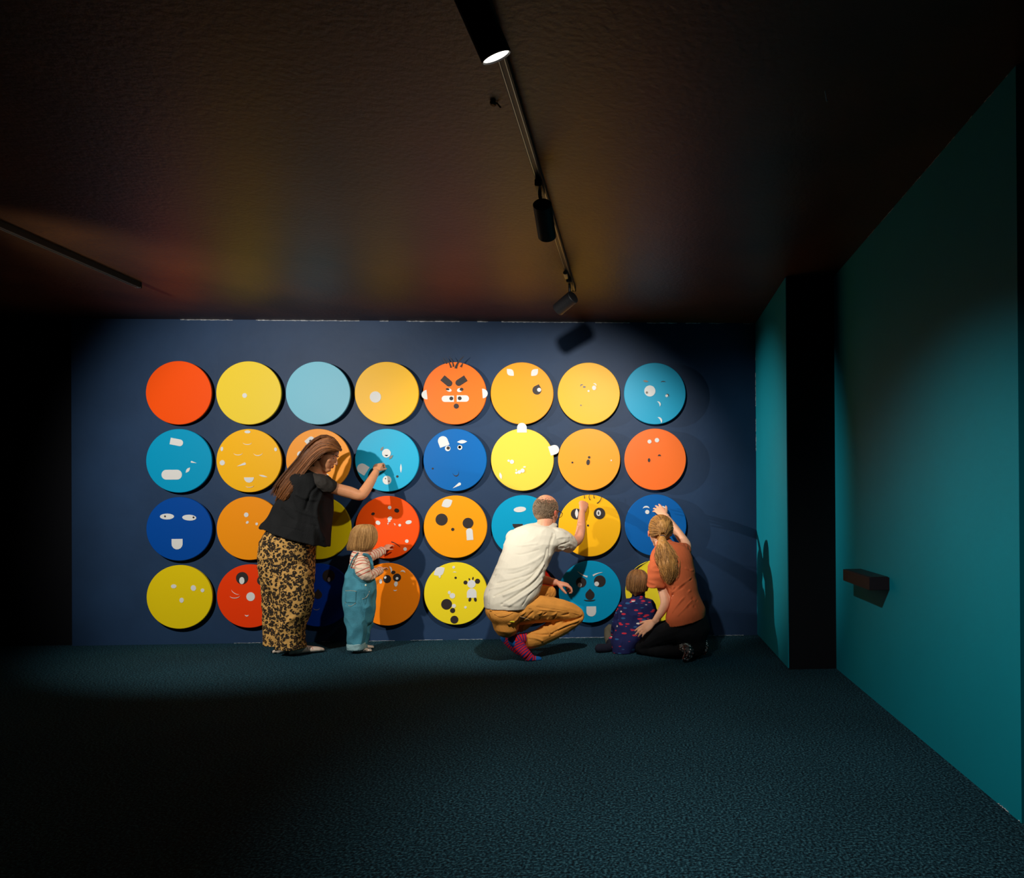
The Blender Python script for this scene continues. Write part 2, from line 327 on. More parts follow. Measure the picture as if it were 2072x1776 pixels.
# disc row, col, crop, shape, x, y, w, h, angle (ccw), colour
MG = [
(0,1,'A','c',1051,482,46,46,0,'W'),(0,3,'B','c',302,497,108,108,0,'W'),
(0,4,'B','u',978,350,62,112,-130,'K'),(0,4,'B','u',1110,347,62,112,123,'K'),
(0,4,'B','e',997,431,50,32,-15,'W'),(0,4,'B','e',984,423,34,20,-8,'K'),(0,4,'B','e',1099,431,54,38,15,'W'),(0,4,'B','e',1116,424,34,30,0,'K'),
(0,4,'B','u',985,515,60,116,90,'W'),(0,4,'B','u',1128,512,62,116,-90,'W'),(0,4,'B','c',1019,512,36,36,0,'K'),(0,4,'B','c',1098,510,36,36,0,'K'),
(0,4,'B','c',1065,585,49,49,0,'K'),(0,4,'B','h',763,478,90,52,96,'W'),(0,4,'B','h',1339,462,92,50,-86,'W'),
(0,5,'B','l',1575,257,92,62,-45,'W'),(0,5,'B','l',1806,257,92,62,45,'W'),(0,5,'B','d',1830,418,86,102,-18,'K'),(0,5,'B','c',1849,423,38,38,0,'W'),
(0,6,'C','a',975,381,32,22,35,'G'),(0,6,'C','e',1001,397,28,18,0,'G'),(0,6,'C','a',1105,373,36,20,-40,'W'),(0,6,'C','e',1095,406,38,44,0,'W'),(0,6,'C','c',1042,436,20,20,0,'W'),(0,6,'C','c',968,573,15,15,0,'G'),
(0,7,'C','l',1585,347,56,20,-8,'G'),(0,7,'C','a',1752,351,46,14,0,'K'),(0,7,'C','c',1624,440,106,106,0,'W'),(0,7,'C','c',1595,455,22,22,0,'G'),(0,7,'C','c',1791,480,28,28,0,'K'),(0,7,'C','c',1785,486,26,26,0,'W'),(0,7,'C','a',1713,560,54,26,-62,'W'),(0,7,'C','a',1722,714,66,30,-58,'W'),
(1,0,'A','u',403,915,64,128,-101,'W'),(1,0,'A','u',304,1226,94,100,90,'W'),(1,0,'A','u',404,1226,94,100,-90,'W'),(1,0,'A','d',570,1109,17,60,-105,'W'),(1,0,'A','l',512,1183,66,28,50,'W'),
(1,1,'A','e',1080,820,58,28,0,'W'),(1,1,'A','n',1078,932,88,26,180,'W'),(1,1,'A','n',987,1032,88,26,180,'W'),(1,1,'A','n',1182,1036,88,30,183,'W'),(1,1,'A','e',831,983,26,42,-8,'W'),(1,1,'A','e',1352,988,28,36,10,'W'),(1,1,'A','c',834,1115,50,50,0,'W'),
(1,1,'A','d',1018,1136,24,92,108,'W'),(1,1,'A','h',1092,1281,96,50,180,'W'),(1,1,'A','l',1230,1244,86,16,-14,'W'),(1,1,'A','n',1100,1344,80,20,182,'W'),
(1,2,'A','u',1668,905,66,90,-50,'W'),(1,2,'A','c',1672,907,24,24,0,'K'),(1,2,'A','c',1572,1035,60,60,0,'W'),(1,2,'A','u',1802,1241,56,66,65,'W'),(1,2,'A','c',1793,1243,32,32,0,'K'),(1,2,'A','c',1793,1243,22,22,0,'W'),
(1,3,'B','l',367,982,50,20,58,'G'),(1,3,'B','c',410,1025,84,84,0,'W'),(1,3,'B','h',410,1047,32,11,180,'K'),(1,3,'B','l',453,1063,56,20,48,'G'),(1,3,'B','u',178,1172,96,102,57,'W'),(1,3,'B','l',547,1170,88,16,90,'W'),(1,3,'B','c',512,1248,24,24,0,'K'),(1,3,'B','c',413,1283,84,84,0,'W'),(1,3,'B','c',400,1268,11,11,0,'K'),(1,3,'B','c',433,1293,11,11,0,'K'),(1,3,'B','c',312,1225,18,18,0,'K'),
(1,4,'B','u',941,911,94,100,20,'W'),(1,4,'B','l',1122,915,96,34,3,'W'),(1,4,'B','c',985,979,52,52,0,'W'),(1,4,'B','c',990,975,31,31,0,'K'),(1,4,'B','c',1101,970,46,46,0,'W'),(1,4,'B','c',1099,967,28,28,0,'K'),(1,4,'B','c',842,1171,18,18,0,'K'),(1,4,'B','n',1064,1226,60,44,195,'K'),(1,4,'B','d',1068,1337,28,92,122,'W'),
(1,5,'B','u',1688,782,92,92,0,'W'),(1,5,'B','u',1995,993,90,94,-72,'W'),(1,5,'B','c',1560,1097,22,22,0,'W'),(1,5,'B','c',1591,1107,40,40,0,'W'),(1,5,'B','e',1634,1212,26,22,0,'W'),(1,5,'B','e',1632,1186,14,18,0,'W'),(1,5,'B','c',1661,1205,34,34,0,'W'),(1,5,'B','c',1692,1192,40,40,0,'W'),(1,5,'B','e',1711,1157,26,14,0,'W'),(1,5,'B','l',1483,1240,66,24,103,'W'),
(1,6,'C','c',887,1112,18,18,0,'K'),(1,6,'C','c',1047,1063,24,24,0,'K'),(1,6,'C','e',1037,1110,34,54,-8,'K'),(1,6,'C','c',1258,1093,14,14,0,'W'),
(1,7,'C','c',1620,914,38,38,0,'W'),(1,7,'C','c',1691,901,42,42,0,'W'),(1,7,'C','h',1713,1045,30,16,0,'K'),(1,7,'C','e',1614,1092,24,38,0,'K'),
(2,0,'D','e',306,303,138,56,0,'W'),(2,0,'D','c',288,301,17,17,0,'K'),(2,0,'D','e',524,315,138,56,-3,'W'),(2,0,'D','c',567,313,18,18,0,'K'),(2,0,'D','u',404,568,108,100,180,'W'),
(2,1,'D','c',1066,285,44,44,0,'W'),(2,1,'D','e',1076,358,30,24,40,'W'),(2,1,'D','c',1167,373,26,26,0,'W'),
(2,2,'D','e',1680,610,76,100,0,'W'),(2,2,'D','c',1665,620,30,30,0,'K'),
(2,3,'E','c',440,217,34,34,0,'W'),(2,3,'E','e',508,246,48,38,-20,'K'),(2,3,'E','e',281,276,34,26,20,'K'),(2,3,'E','e',441,322,46,38,30,'W'),(2,3,'E','e',328,362,48,38,-30,'W'),(2,3,'E','e',436,349,28,14,0,'W'),(2,3,'E','a',427,370,24,16,60,'W'),(2,3,'E','a',487,379,24,14,-60,'W'),(2,3,'E','c',536,387,26,26,0,'W'),(2,3,'E','e',621,359,60,37,10,'W'),(2,3,'E','c',603,541,34,34,0,'W'),(2,3,'E','c',586,617,34,34,0,'W'),(2,3,'E','c',411,625,20,20,0,'K'),
(2,4,'E','l',980,175,116,82,28,'W'),(2,4,'E','c',928,330,114,114,0,'K'),(2,4,'E','c',1178,366,102,102,0,'K'),(2,4,'E','c',1033,425,30,30,0,'K'),(2,4,'E','u',1193,472,62,114,4,'W'),
(2,5,'E','e',1670,237,118,52,5,'W'),(2,5,'E','h',1648,400,98,50,180,'K'),
(2,6,'F','c',927,280,105,105,0,'K'),(2,6,'F','l',930,275,94,30,90,'W'),(2,6,'F','c',1147,277,110,110,0,'K'),(2,6,'F','e',1139,273,44,58,0,'W'),(2,6,'F','l',1138,274,38,13,90,'K'),(2,6,'F','c',1037,391,20,20,0,'K'),
(2,7,'F','a',1590,220,64,28,2,'W'),(2,7,'F','c',1600,264,40,40,0,'W'),(2,7,'F','a',1748,222,64,28,-8,'W'),(2,7,'F','c',1742,262,36,36,0,'W'),
(3,0,'D','e',370,958,54,38,0,'W'),(3,0,'D','e',563,977,50,56,30,'W'),(3,0,'D','c',652,1000,36,36,0,'W'),(3,0,'D','e',447,1092,42,48,0,'W'),
(3,1,'D','c',1025,880,118,118,0,'K'),(3,1,'D','e',1024,903,50,68,0,'W'),(3,1,'D','n',956,1018,88,20,150,'W'),(3,1,'D','n',957,1060,98,24,182,'W'),(3,1,'D','c',1107,1058,84,84,0,'W'),(3,1,'D','a',1069,1238,38,18,180,'W'),(3,1,'D','c',1215,905,90,90,0,'K'),
(3,2,'D','c',1660,895,118,118,0,'K'),(3,2,'D','e',1664,915,30,50,0,'W'),(3,2,'D','c',1846,862,118,118,0,'K'),(3,2,'D','e',1850,897,26,44,0,'W'),(3,2,'D','d',1744,1033,76,98,0,'K'),(3,2,'D','n',1727,1178,62,22,180,'G'),
(3,3,'E','a',453,797,64,24,-75,'W'),(3,3,'E','a',570,818,46,24,-12,'W'),(3,3,'E','e',480,825,40,32,0,'K'),(3,3,'E','c',418,889,77,77,0,'K'),(3,3,'E','c',401,873,25,25,0,'W'),(3,3,'E','c',513,876,77,77,0,'K'),(3,3,'E','c',514,884,26,26,0,'W'),(3,3,'E','e',357,911,27,46,0,'W'),(3,3,'E','e',502,937,34,52,-6,'W'),(3,3,'E','a',495,999,34,16,185,'W'),
(3,4,'E','l',908,818,122,84,33,'W'),(3,4,'E','e',912,868,20,24,0,'W'),(3,4,'E','e',1044,780,26,24,30,'W'),(3,4,'E','a',1053,827,32,12,0,'W'),(3,4,'E','c',1062,881,22,22,0,'K'),(3,4,'E','c',1155,927,38,38,0,'K'),(3,4,'E','c',1269,916,48,48,0,'K'),(3,4,'E','e',1192,897,13,24,20,'K'),(3,4,'E','e',1226,889,14,30,-12,'K'),(3,4,'E','c',1212,942,78,78,0,'W'),(3,4,'E','u',1214,1030,92,90,0,'W'),(3,4,'E','e',1196,1091,26,40,-18,'K'),(3,4,'E','e',1248,1092,26,40,14,'K'),(3,4,'E','e',1001,1022,26,32,0,'W'),(3,4,'E','c',1031,1053,52,52,0,'W'),(3,4,'E','c',975,1133,102,102,0,'K'),(3,4,'E','c',1044,1150,38,38,0,'W'),(3,4,'E','c',1032,1193,48,48,0,'K'),(3,4,'E','c',1154,1165,24,24,0,'W'),(3,4,'E','c',1048,1281,75,75,0,'K'),
(3,6,'F','c',975,921,100,100,0,'K'),(3,6,'F','e',961,946,38,44,-10,'W'),(3,6,'F','c',1153,912,112,112,0,'K'),(3,6,'F','c',1123,937,44,44,0,'W'),(3,6,'F','d',1058,1035,88,108,0,'K'),(3,6,'F','a',1055,1093,110,18,180,'K'),(3,6,'F','u',1070,1200,92,96,180,'W'),
]
# hair-like strands: row, col, crop, [points], root radius px, colour
MS = [(0,4,'B',[(1018,217),(1008,172),(964,116)],8,'K'),(0,4,'B',[(1041,208),(1038,160),(1002,108)],8,'K'),(0,4,'B',[(1062,224),(1073,165),(1142,106)],13,'K'),(0,4,'B',[(1110,210),(1122,190),(1130,168)],11,'K'),(0,4,'B',[(978,178),(956,150),(942,120)],7,'K'),
(2,3,'E',[(455,546),(500,556),(542,597)],5,'K'),
(2,6,'F',[(1005,132),(1008,100),(988,76)],4.5,'K'),(2,6,'F',[(1060,148),(1034,115),(1064,80)],4.5,'K'),(2,6,'F',[(1100,132),(1082,105),(1108,78)],4.5,'K'),(2,6,'F',[(1124,180),(1178,148),(1166,78)],4.5,'K'),
(3,6,'F',[(1036,868),(985,855),(942,815)],9,'W'),(3,6,'F',[(1088,858),(1125,832),(1180,828)],9,'W'),
(3,7,'F',[(1500,806),(1535,770),(1612,728)],6,'K'),(3,7,'F',[(1478,812),(1520,772),(1560,756)],4,'K')]
def px2w(px, py):
    return P(px, py, -FY)
MW = [137, 134.5, 132, 130, 127.5, 127, 125.7, 125]; MH = [129.5, 129, 128, 128, 127, 126, 125.7, 125]
MX = [(368.6, 369.8, 369.8, 370), (511.2, 511.7, 512.1, 512.5), (649.9, 650.4, 651, 651.8), (786.9, 787.8, 788.4, 789.6), (923, 923.7, 924.6, 925.5), (1057.9, 1059.1, 1060.3, 1060.8), (1191.7, 1192.4, 1193.4, 1194.7), (1325.1, 1325.5, 1326.8, 1327.8)]
MY = [(795.6, 796.9, 796.9, 797.5, 797.9, 796.9, 797.5, 798.6), (932.1, 932.5, 932, 931.7, 931.3, 931, 930.2, 930.2), (1069.6, 1068.1, 1067.2, 1066.2, 1064.9, 1064.3, 1063.5, 1063), (1205.3, 1203.6, 1202.3, 1200.2, 1199.1, 1197.2, 1195.1, 1195.5)]
def on_disc(i, j, px, py):       # place of a magnet relative to its own disc
    dc = disc_c[i, j]; return V((dc.x+(px-MX[j][i])/(MW[j]/2)*DISC_R, FY, dc.z-(py-MY[i][j])/(MH[j]/2)*DISC_R))
recs = []
used_depth = {}
for (i, j, cr, sh, x, y, w_, h_, ang, cl) in MG:
    ox, oy = ORG[cr]; c = on_disc(i, j, ox+x*KS, oy+y*KS)
    sc = DISC_R/(MW[j]/2)*KS; zc = DISC_R/(MH[j]/2)*KS
    pts = outline(sh, w_, h_); a = math.radians(ang)
    pts = [((p[0]*math.cos(a)-p[1]*math.sin(a))*sc, (p[0]*math.sin(a)+p[1]*math.cos(a))*zc) for p in pts]
    lvl = sum(1 for r in recs if r['d'] == (i, j) and r['sh'] != 's' and (r['c']-c).length < (r['s']+max(w_, h_)*sc/2)*.92 and r['s'] > .002)
    recs.append(dict(d=(i, j), sh=sh, c=c, s=max(w_, h_)*sc/2, pts=pts, cl=cl, lvl=min(lvl, 3)))
for (i, j, cr, pp, r0, cl) in MS:
    ox, oy = ORG[cr]; q = [on_disc(i, j, ox+x*KS, oy+y*KS) for x, y in pp]; sc = .00366*KS
    L = []; Rr = []; n = 10
    for k in range(n+1):
        t = k/n; p = q[0]*(1-t)**2+q[1]*2*t*(1-t)+q[2]*t*t; tg = (q[1]-q[0])*(1-t)+(q[2]-q[1])*t; tg.normalize()
        nn = V((-tg.z, 0, tg.x)); r = r0*sc*(1-t*.85)
        L.append(p+nn*r); Rr.append(p-nn*r)
    c = q[1]; poly = L+Rr[::-1]
    recs.append(dict(d=(i, j), sh='s', c=c, s=(q[2]-q[0]).length/2, pts=[(p.x-c.x, p.z-c.z) for p in poly], cl=cl, lvl=1))
def where(r):
    dc = disc_c[r['d']]; dx = (r['c'].x-dc.x)/DISC_R; dz = (r['c'].z-dc.z)/DISC_R
    a = '' if abs(dz) < .2 else ('top' if dz > .62 else 'upper') if dz > 0 else ('bottom' if dz < -.62 else 'lower')
    b = '' if abs(dx) < .2 else 'right' if dx > 0 else 'left'
    return (a+' '+b).strip() if a or b else 'middle'
for r in recs:
    sz = 'large' if r['s'] > .037 else 'small' if r['s'] > .011 else 'tiny'
    r['k'] = '%s %s %s magnet' % (sz, CW[r['cl']][0], NAMES[r['sh']]); r['w'] = where(r)
ORD = ['first', 'second', 'third', 'fourth', 'fifth', 'sixth']
for r in recs:
    sm = [q for q in recs if q['d'] == r['d'] and q['k'] == r['k'] and q['w'] == r['w']]
    lab = '%s, %s of the %s' % (r['k'], r['w'], SHORT[r['d'][0]][r['d'][1]])
    if len(sm) > 1:
        sm.sort(key=lambda q: q['c'].x); lab = '%s %s, %s from left' % (r['k'], 'at '+r['w']+' of '+SHORT[r['d'][0]][r['d'][1]], ORD[sm.index(r)])
    bm = bmesh.new(); y0 = 0; t = .0022
    bk = r['lvl']*t
    front = [bm.verts.new((p[0], -bk-t, p[1])) for p in r['pts']]; back = [bm.verts.new((p[0], -bk if bk else 0, p[1])) for p in r['pts']]
    n = len(front)
    bm.faces.new(front); bm.faces.new(back[::-1])
    for k in range(n): bm.faces.new((front[k], back[k], back[(k+1) % n], front[(k+1) % n]))
    bmesh.ops.recalc_face_normals(bm, faces=bm.faces)
    me = bpy.data.meshes.new(NM[r['sh']]); bm.to_mesh(me); bm.free()
    o = link(NM[r['sh']], me, CW[r['cl']][1], None, (r['c'].x, FY, r['c'].z))
    tag(o, lab, 'magnet', 'face magnets on the '+SHORT[r['d'][0]][r['d'][1]])
# ------------------------------------------------------------------ PEOPLE
def cr(pts, n):
    """Catmull-Rom resample of a list of numpy rows."""
    A = np.array(pts, float)
    if len(A) < 3 or n < 2:
        return np.array([A[0]*(1-t)+A[-1]*t for t in np.linspace(0, 1, max(2, n))]) if len(A) == 2 else A
    E = np.vstack([2*A[0]-A[1], A, 2*A[-1]-A[-2]]); out = []
    for k in range(len(A)-1):
        p0, p1, p2, p3 = E[k:k+4]
        for t in np.linspace(0, 1, n, endpoint=False):
            out.append(.5*((2*p1)+(-p0+p2)*t+(2*p0-5*p1+4*p2-p3)*t*t+(-p0+3*p1-3*p2+p3)*t**3))
    out.append(A[-1]); return np.array(out)
class Blob:
    def __init__(s): s.v = []; s.f = []; s.path = []
    def rings(s, C, A, B, round0=True, round1=True, seg=20, pw=2.0):
        """closed tube: centres C, half axes A and B (n x 3 arrays)"""
        C = [np.array(x, float) for x in C]; A = [np.array(x, float) for x in A]; B = [np.array(x, float) for x in B]
        def dome(c, a, b, t):
            r = .5*(np.linalg.norm(a)+np.linalg.norm(b)); r = min(r, 1.2*min(np.linalg.norm(a), np.linalg.norm(b)))
            return [(c+t*r*math.sin(q), a*math.cos(q), b*math.cos(q)) for q in (.45, .85, 1.2)]+[(c+t*r, a*.02, b*.02)]
        if round0:
            t = C[0]-C[1]; t /= np.linalg.norm(t)+1e-9
            D = dome(C[0], A[0], B[0], t)[::-1]; C = [d[0] for d in D]+C; A = [d[1] for d in D]+A; B = [d[2] for d in D]+B
        if round1:
            t = C[-1]-C[-2]; t /= np.linalg.norm(t)+1e-9
            D = dome(C[-1], A[-1], B[-1], t); C += [d[0] for d in D]; A += [d[1] for d in D]; B += [d[2] for d in D]
        o = len(s.v); n = len(C)
        for c, a, b in zip(C, A, B):
            for k in range(seg):
                q = k*math.tau/seg; x, y = math.cos(q), math.sin(q)
                x = math.copysign(abs(x)**(2/pw), x); y = math.copysign(abs(y)**(2/pw), y)
                s.v.append(tuple(c+a*x+b*y))
        for i in range(n-1):
            for k in range(seg):
                a0 = o+i*seg+k; a1 = o+i*seg+(k+1) % seg; s.f.append((a0, a1, a1+seg, a0+seg))
        s.f.append(tuple(o+k for k in range(seg))[::-1]); s.f.append(tuple(o+(n-1)*seg+k for k in range(seg)))
    def tube(s, pts, rad, flat=(0, 0), ref=None, n=5, seg=16):
        """pts: world points, rad: r or (ra, rb); ra lies along ref"""
        R = [(r, r) if not isinstance(r, (tuple, list)) else tuple(r) for r in rad]
        Q = cr([list(p)+list(r) for p, r in zip(pts, R)], n)
        C = Q[:, :3]; ra = np.maximum(Q[:, 3], .0006); rb = np.maximum(Q[:, 4], .0006)
        T = np.gradient(C, axis=0); T /= np.linalg.norm(T, axis=1)[:, None]+1e-9
        A = []; B = []; prev = None
        for t, x, y in zip(T, ra, rb):
            q = np.array(ref if ref is not None else (prev if prev is not None else (V(t).orthogonal())), float)
            q = q-t*q.dot(t); q /= np.linalg.norm(q)+1e-9
            if ref is None: prev = q
            A.append(q*x); B.append(np.cross(t, q)*y)
        s.rings(C, A, B, not flat[0], not flat[1], seg)
        s.path.append(C)
    def limb(s, L, **k):       # (px, py, d, radius in px)
        s.tube([P(a[0], a[1], a[2]) for a in L], [tuple(q*sc(a) for q in a[3]) if isinstance(a[3], tuple) else a[3]*sc(a) for a in L], **k)
    def sil(s, rows, flat=(1, 1), n=5, seg=32, pw=2.3, ref=(0, 1, 0)):   # (xl, yl, xr, yr, d, half thickness)
        Q = cr([list(P(r[0], r[1], r[4]))+list(P(r[2], r[3], r[4]))+[r[5]] for r in rows], n)
        C = (Q[:, :3]+Q[:, 3:6])/2; A = (Q[:, 3:6]-Q[:, :3])/2; B = []
        for a, t in zip(A, Q[:, 6]):
            u = a/(np.linalg.norm(a)+1e-9); q = np.array(ref, float); q = q-u*q.dot(u); q /= np.linalg.norm(q); B.append(q*t)
        s.rings(C, A, B, not flat[0], not flat[1], seg, pw); s.path.append(C)
    def ell(s, c, X, Y, Z, seg=20):
        c = np.array(c, float); X, Y, Z = [np.array(q, float) for q in (X, Y, Z)]
        o = len(s.v); n = 11
        for i in range(n):
            th = math.pi*(i+.5)/n
            for k in range(seg):
                q = k*math.tau/seg; s.v.append(tuple(c+Z*math.cos(th)+(X*math.cos(q)+Y*math.sin(q))*math.sin(th)))
        for i in range(n-1):
            for k in range(seg):
                a0 = o+i*seg+k; a1 = o+i*seg+(k+1) % seg; s.f.append((a0, a1, a1+seg, a0+seg))
        s.f.append(tuple(o+k for k in range(seg))[::-1]); s.f.append(tuple(o+(n-1)*seg+k for k in range(seg)))
    def build(s, name, mat, vox=.005, smooth=3, parent=None, base=None, fold=0, fscale=(9, 9, 9), folds=(), dents=(), floor=.003, tints=None, stripe=None, seed=0, fdir=None):
        me = bpy.data.meshes.new(name); me.from_pydata(s.v, [], s.f); me.update()
        tmp = bpy.data.objects.new(name+'_tmp', me); COL.objects.link(tmp)
        r = tmp.modifiers.new('r', 'REMESH'); r.mode = 'VOXEL'; r.voxel_size = vox; r.use_smooth_shade = True
        q = tmp.modifiers.new('s', 'SMOOTH'); q.factor = .5; q.iterations = smooth
        dg = bpy.context.evaluated_depsgraph_get(); m2 = bpy.data.meshes.new_from_object(tmp.evaluated_get(dg))
        bpy.data.objects.remove(tmp); bpy.data.meshes.remove(me); m2.name = name
        n = len(m2.vertices); co_ = np.empty(n*3, np.float32); m2.vertices.foreach_get('co', co_); co_ = co_.reshape(-1, 3).astype(float)
        no = np.empty(n*3, np.float32); m2.vertices.foreach_get('normal', no); no = no.reshape(-1, 3).astype(float)
        for c, rr, vec in dents:
            w = np.exp(-(np.linalg.norm(co_-np.array(c), axis=1)/rr)**2); co_ += w[:, None]*np.array(vec)
        if fold:
            M = fdir if fdir is not None else Matrix.Identity(3)
            fv = np.array([noise.noise(V((M @ V(p)).to_tuple())*1.0+V((seed, 0, 0)) if False else V([(M @ V(p))[k]*fscale[k] for k in range(3)])+V((seed, 0, 0))) for p in co_])
            fv = 1-2*np.abs(fv)*1.6
            co_ += no*(fv*fold)[:, None]
        for poly, amp, wd in folds:
            pl = cr(poly, 4) if len(poly) > 2 else np.array([list(p) for p in poly]); D = np.full(n, 9.)
            for a, b in zip(pl[:-1], pl[1:]):
                ab = b-a; t = np.clip(((co_-a)@ab)/(ab@ab+1e-12), 0, 1); D = np.minimum(D, np.linalg.norm(co_-(a+t[:, None]*ab), axis=1))
            co_ += no*(amp*np.exp(-(D/wd)**2))[:, None]
        if floor is not None: co_[:, 2] = np.maximum(co_[:, 2], floor)
        if tints is not None:
            ca = m2.color_attributes.new('tint', 'FLOAT_COLOR', 'POINT'); arr = np.zeros((n, 4)); 
            for c, rr, col in tints:
                w = np.clip(1.6-np.linalg.norm((co_-np.array(c))/np.array(rr), axis=1)*1.2, 0, 1)
                L = np.array(lin(col)[:3]); arr[:, :3] = arr[:, :3]*(1-w[:, None])+L*w[:, None]; arr[:, 3] = np.maximum(arr[:, 3], w)
            ca.data.foreach_set('color', arr.ravel())
        if stripe is not None:
            at = m2.attributes.new('stripe', 'FLOAT', 'POINT'); pl = np.array([list(p) for p in stripe]); pl = np.vstack([pl[0]*2.5-pl[1]*1.5, pl[1:-1], pl[-1]*2.5-pl[-2]*1.5]) if len(pl) > 2 else pl; best = np.full(n, 9.); val = np.zeros(n); acc = 0
            for a, b in zip(pl[:-1], pl[1:]):
                ab = b-a; l = np.linalg.norm(ab); t = ((co_-a)@ab)/(l*l); tc_ = np.clip(t, 0, 1)
                d = np.linalg.norm(co_-(a+tc_[:, None]*ab), axis=1); k = d < best; best[k] = d[k]; val[k] = acc+tc_[k]*l; acc += l
            at.data.foreach_set('value', val)
        b0 = np.array(base if base is not None else (0, 0, 0), float)
        s.tree_v = co_.copy()
        m2.vertices.foreach_set('co', (co_-b0).astype(np.float32).ravel()); m2.update()
        m2.polygons.foreach_set('use_smooth', [True]*len(m2.polygons)); m2.materials.clear(); m2.materials.append(mat)
        o = bpy.data.objects.new(name, m2); COL.objects.link(o)
        if parent: o.parent = parent
        else: o.location = b0
        s.bvh = BVHTree.FromPolygons([tuple(v) for v in co_], [tuple(p.vertices) for p in m2.polygons])
        return o
def sc(a):                     # metres per pixel at that place
    p = P(a[0], a[1], a[2]); return (p-EYE).dot(FW)/F
def hit(bvh, px, py, off=.002, d=.5):
    r = ray(px, py).normalized(); h = bvh.ray_cast(EYE, r)
    if h[0] is None: return P(px, py, d)
    return h[0]+h[1]*off*(1 if h[1].dot(r) < 0 else -1)
def fl(bvh, pts, amp, wd): return ([list(hit(bvh, x, y, 0)) for x, y in pts], amp, wd)
def on_tube(name, bvh, pts, r, mat, parent, base, off=.001, n=6, seg=6, flat=1.0):
    Q = cr([list(hit(bvh, x, y, off)) for x, y in pts], n) if len(pts) > 2 else [list(hit(bvh, *pts[0], off)), list(hit(bvh, *pts[1], off))]
    B = Blob(); B.tube([V(q) for q in Q], [r]*len(Q), n=1, seg=seg); return raw(B, name, mat, parent, base)
def raw(B, name, mat, parent, base, smooth=True):
    me = bpy.data.meshes.new(name); b = np.array(base, float)
    me.from_pydata([tuple(np.array(v)-b) for v in B.v], [], B.f); me.update()
    me.polygons.foreach_set('use_smooth', [smooth]*len(me.polygons)); o = link(name, me, mat); 
    if parent: o.parent = parent
    return o
def patch(name, bvh, quad, mat, parent, base, nx=8, ny=8, off=.004, th=.004):
    """cloth patch laid on a surface; quad = four photo corners in order"""
    G = []
    for j in range(ny+1):
        v = j/ny
        for i in range(nx+1):
            u = i/nx
            x = (quad[0][0]*(1-u)+quad[1][0]*u)*(1-v)+(quad[3][0]*(1-u)+quad[2][0]*u)*v
            y = (quad[0][1]*(1-u)+quad[1][1]*u)*(1-v)+(quad[3][1]*(1-u)+quad[2][1]*u)*v
            G.append(hit(bvh, x, y, off))
    n = (nx+1)*(ny+1); bk = [g+ray(1000, 1100).normalized()*(th+off) for g in G]
    vs = [tuple(np.array(g)-np.array(base)) for g in G+bk]; f = []
    for j in range(ny):
        for i in range(nx):
            a = j*(nx+1)+i; f.append((a, a+1, a+nx+2, a+nx+1)); f.append((n+a, n+a+nx+1, n+a+nx+2, n+a+1))
    rim = [i for i in range(nx+1)]+[j*(nx+1)+nx for j in range(1, ny+1)]+[ny*(nx+1)+i for i in range(nx-1, -1, -1)]+[j*(nx+1) for j in range(ny-1, 0, -1)]
    for a, b in zip(rim, rim[1:]+rim[:1]): f.append((a, n+a, n+b, b))
    me = bpy.data.meshes.new(name); me.from_pydata(vs, [], f); me.update(); me.polygons.foreach_set('use_smooth', [True]*len(me.polygons))
    o = link(name, me, mat); o.parent = parent; return o
def strands(name, guides, count, r, mat, parent, base, jit=.006, K=14, seg=5, wave=0, wl=9, seed=1, taper=.35, fr=1):
    """hair: strands interpolated between neighbouring guide paths (lists of (px, py, d) or world points)"""
    rnd = random.Random(seed); B = Blob()
    G = [np.array([list(P(*p)) if len(p) == 3 and abs(p[0]) > 20 else list(p) for p in g]) for g in guides]
    for c in range(count):
        s = (c+rnd.random())/count*(len(G)-1); i = min(int(s), len(G)-2); t = s-i
        g = G[i]*(1-t)+G[i+1]*t; q = cr(g, max(2, K//(len(g)-1)))
        e = 1-rnd.random()*.12; q = q[:max(4, int(len(q)*e))]
        j = np.array([rnd.gauss(0, jit) for _ in range(3)]); n = len(q); u = np.linspace(0, 1, n)[:, None]
        q = q+j*(np.sin(u*math.pi*.5)*.9+.1)
        if wave:
            ph = rnd.random()*6.28; T = np.gradient(q, axis=0); S = np.cross(T, [0, 1, 0]); S /= np.linalg.norm(S, axis=1)[:, None]+1e-9
            q = q+S*(wave*np.sin(u*wl+ph)*np.clip(u*2, 0, 1))+np.array([0, -1, 0])*(wave*.8*np.cos(u*wl*1.1+ph))*np.clip(u*2, 0, 1)
        rr = r*rnd.uniform(.7, 1.25)
        B.tube([V(x) for x in q], [(rr*(1-(1-taper)*k/(n-1)))*(.45+.55*min(1, 4*k/(n-1))) for k in range(n)], n=1, seg=seg)
    return raw(B, name, mat, parent, base)
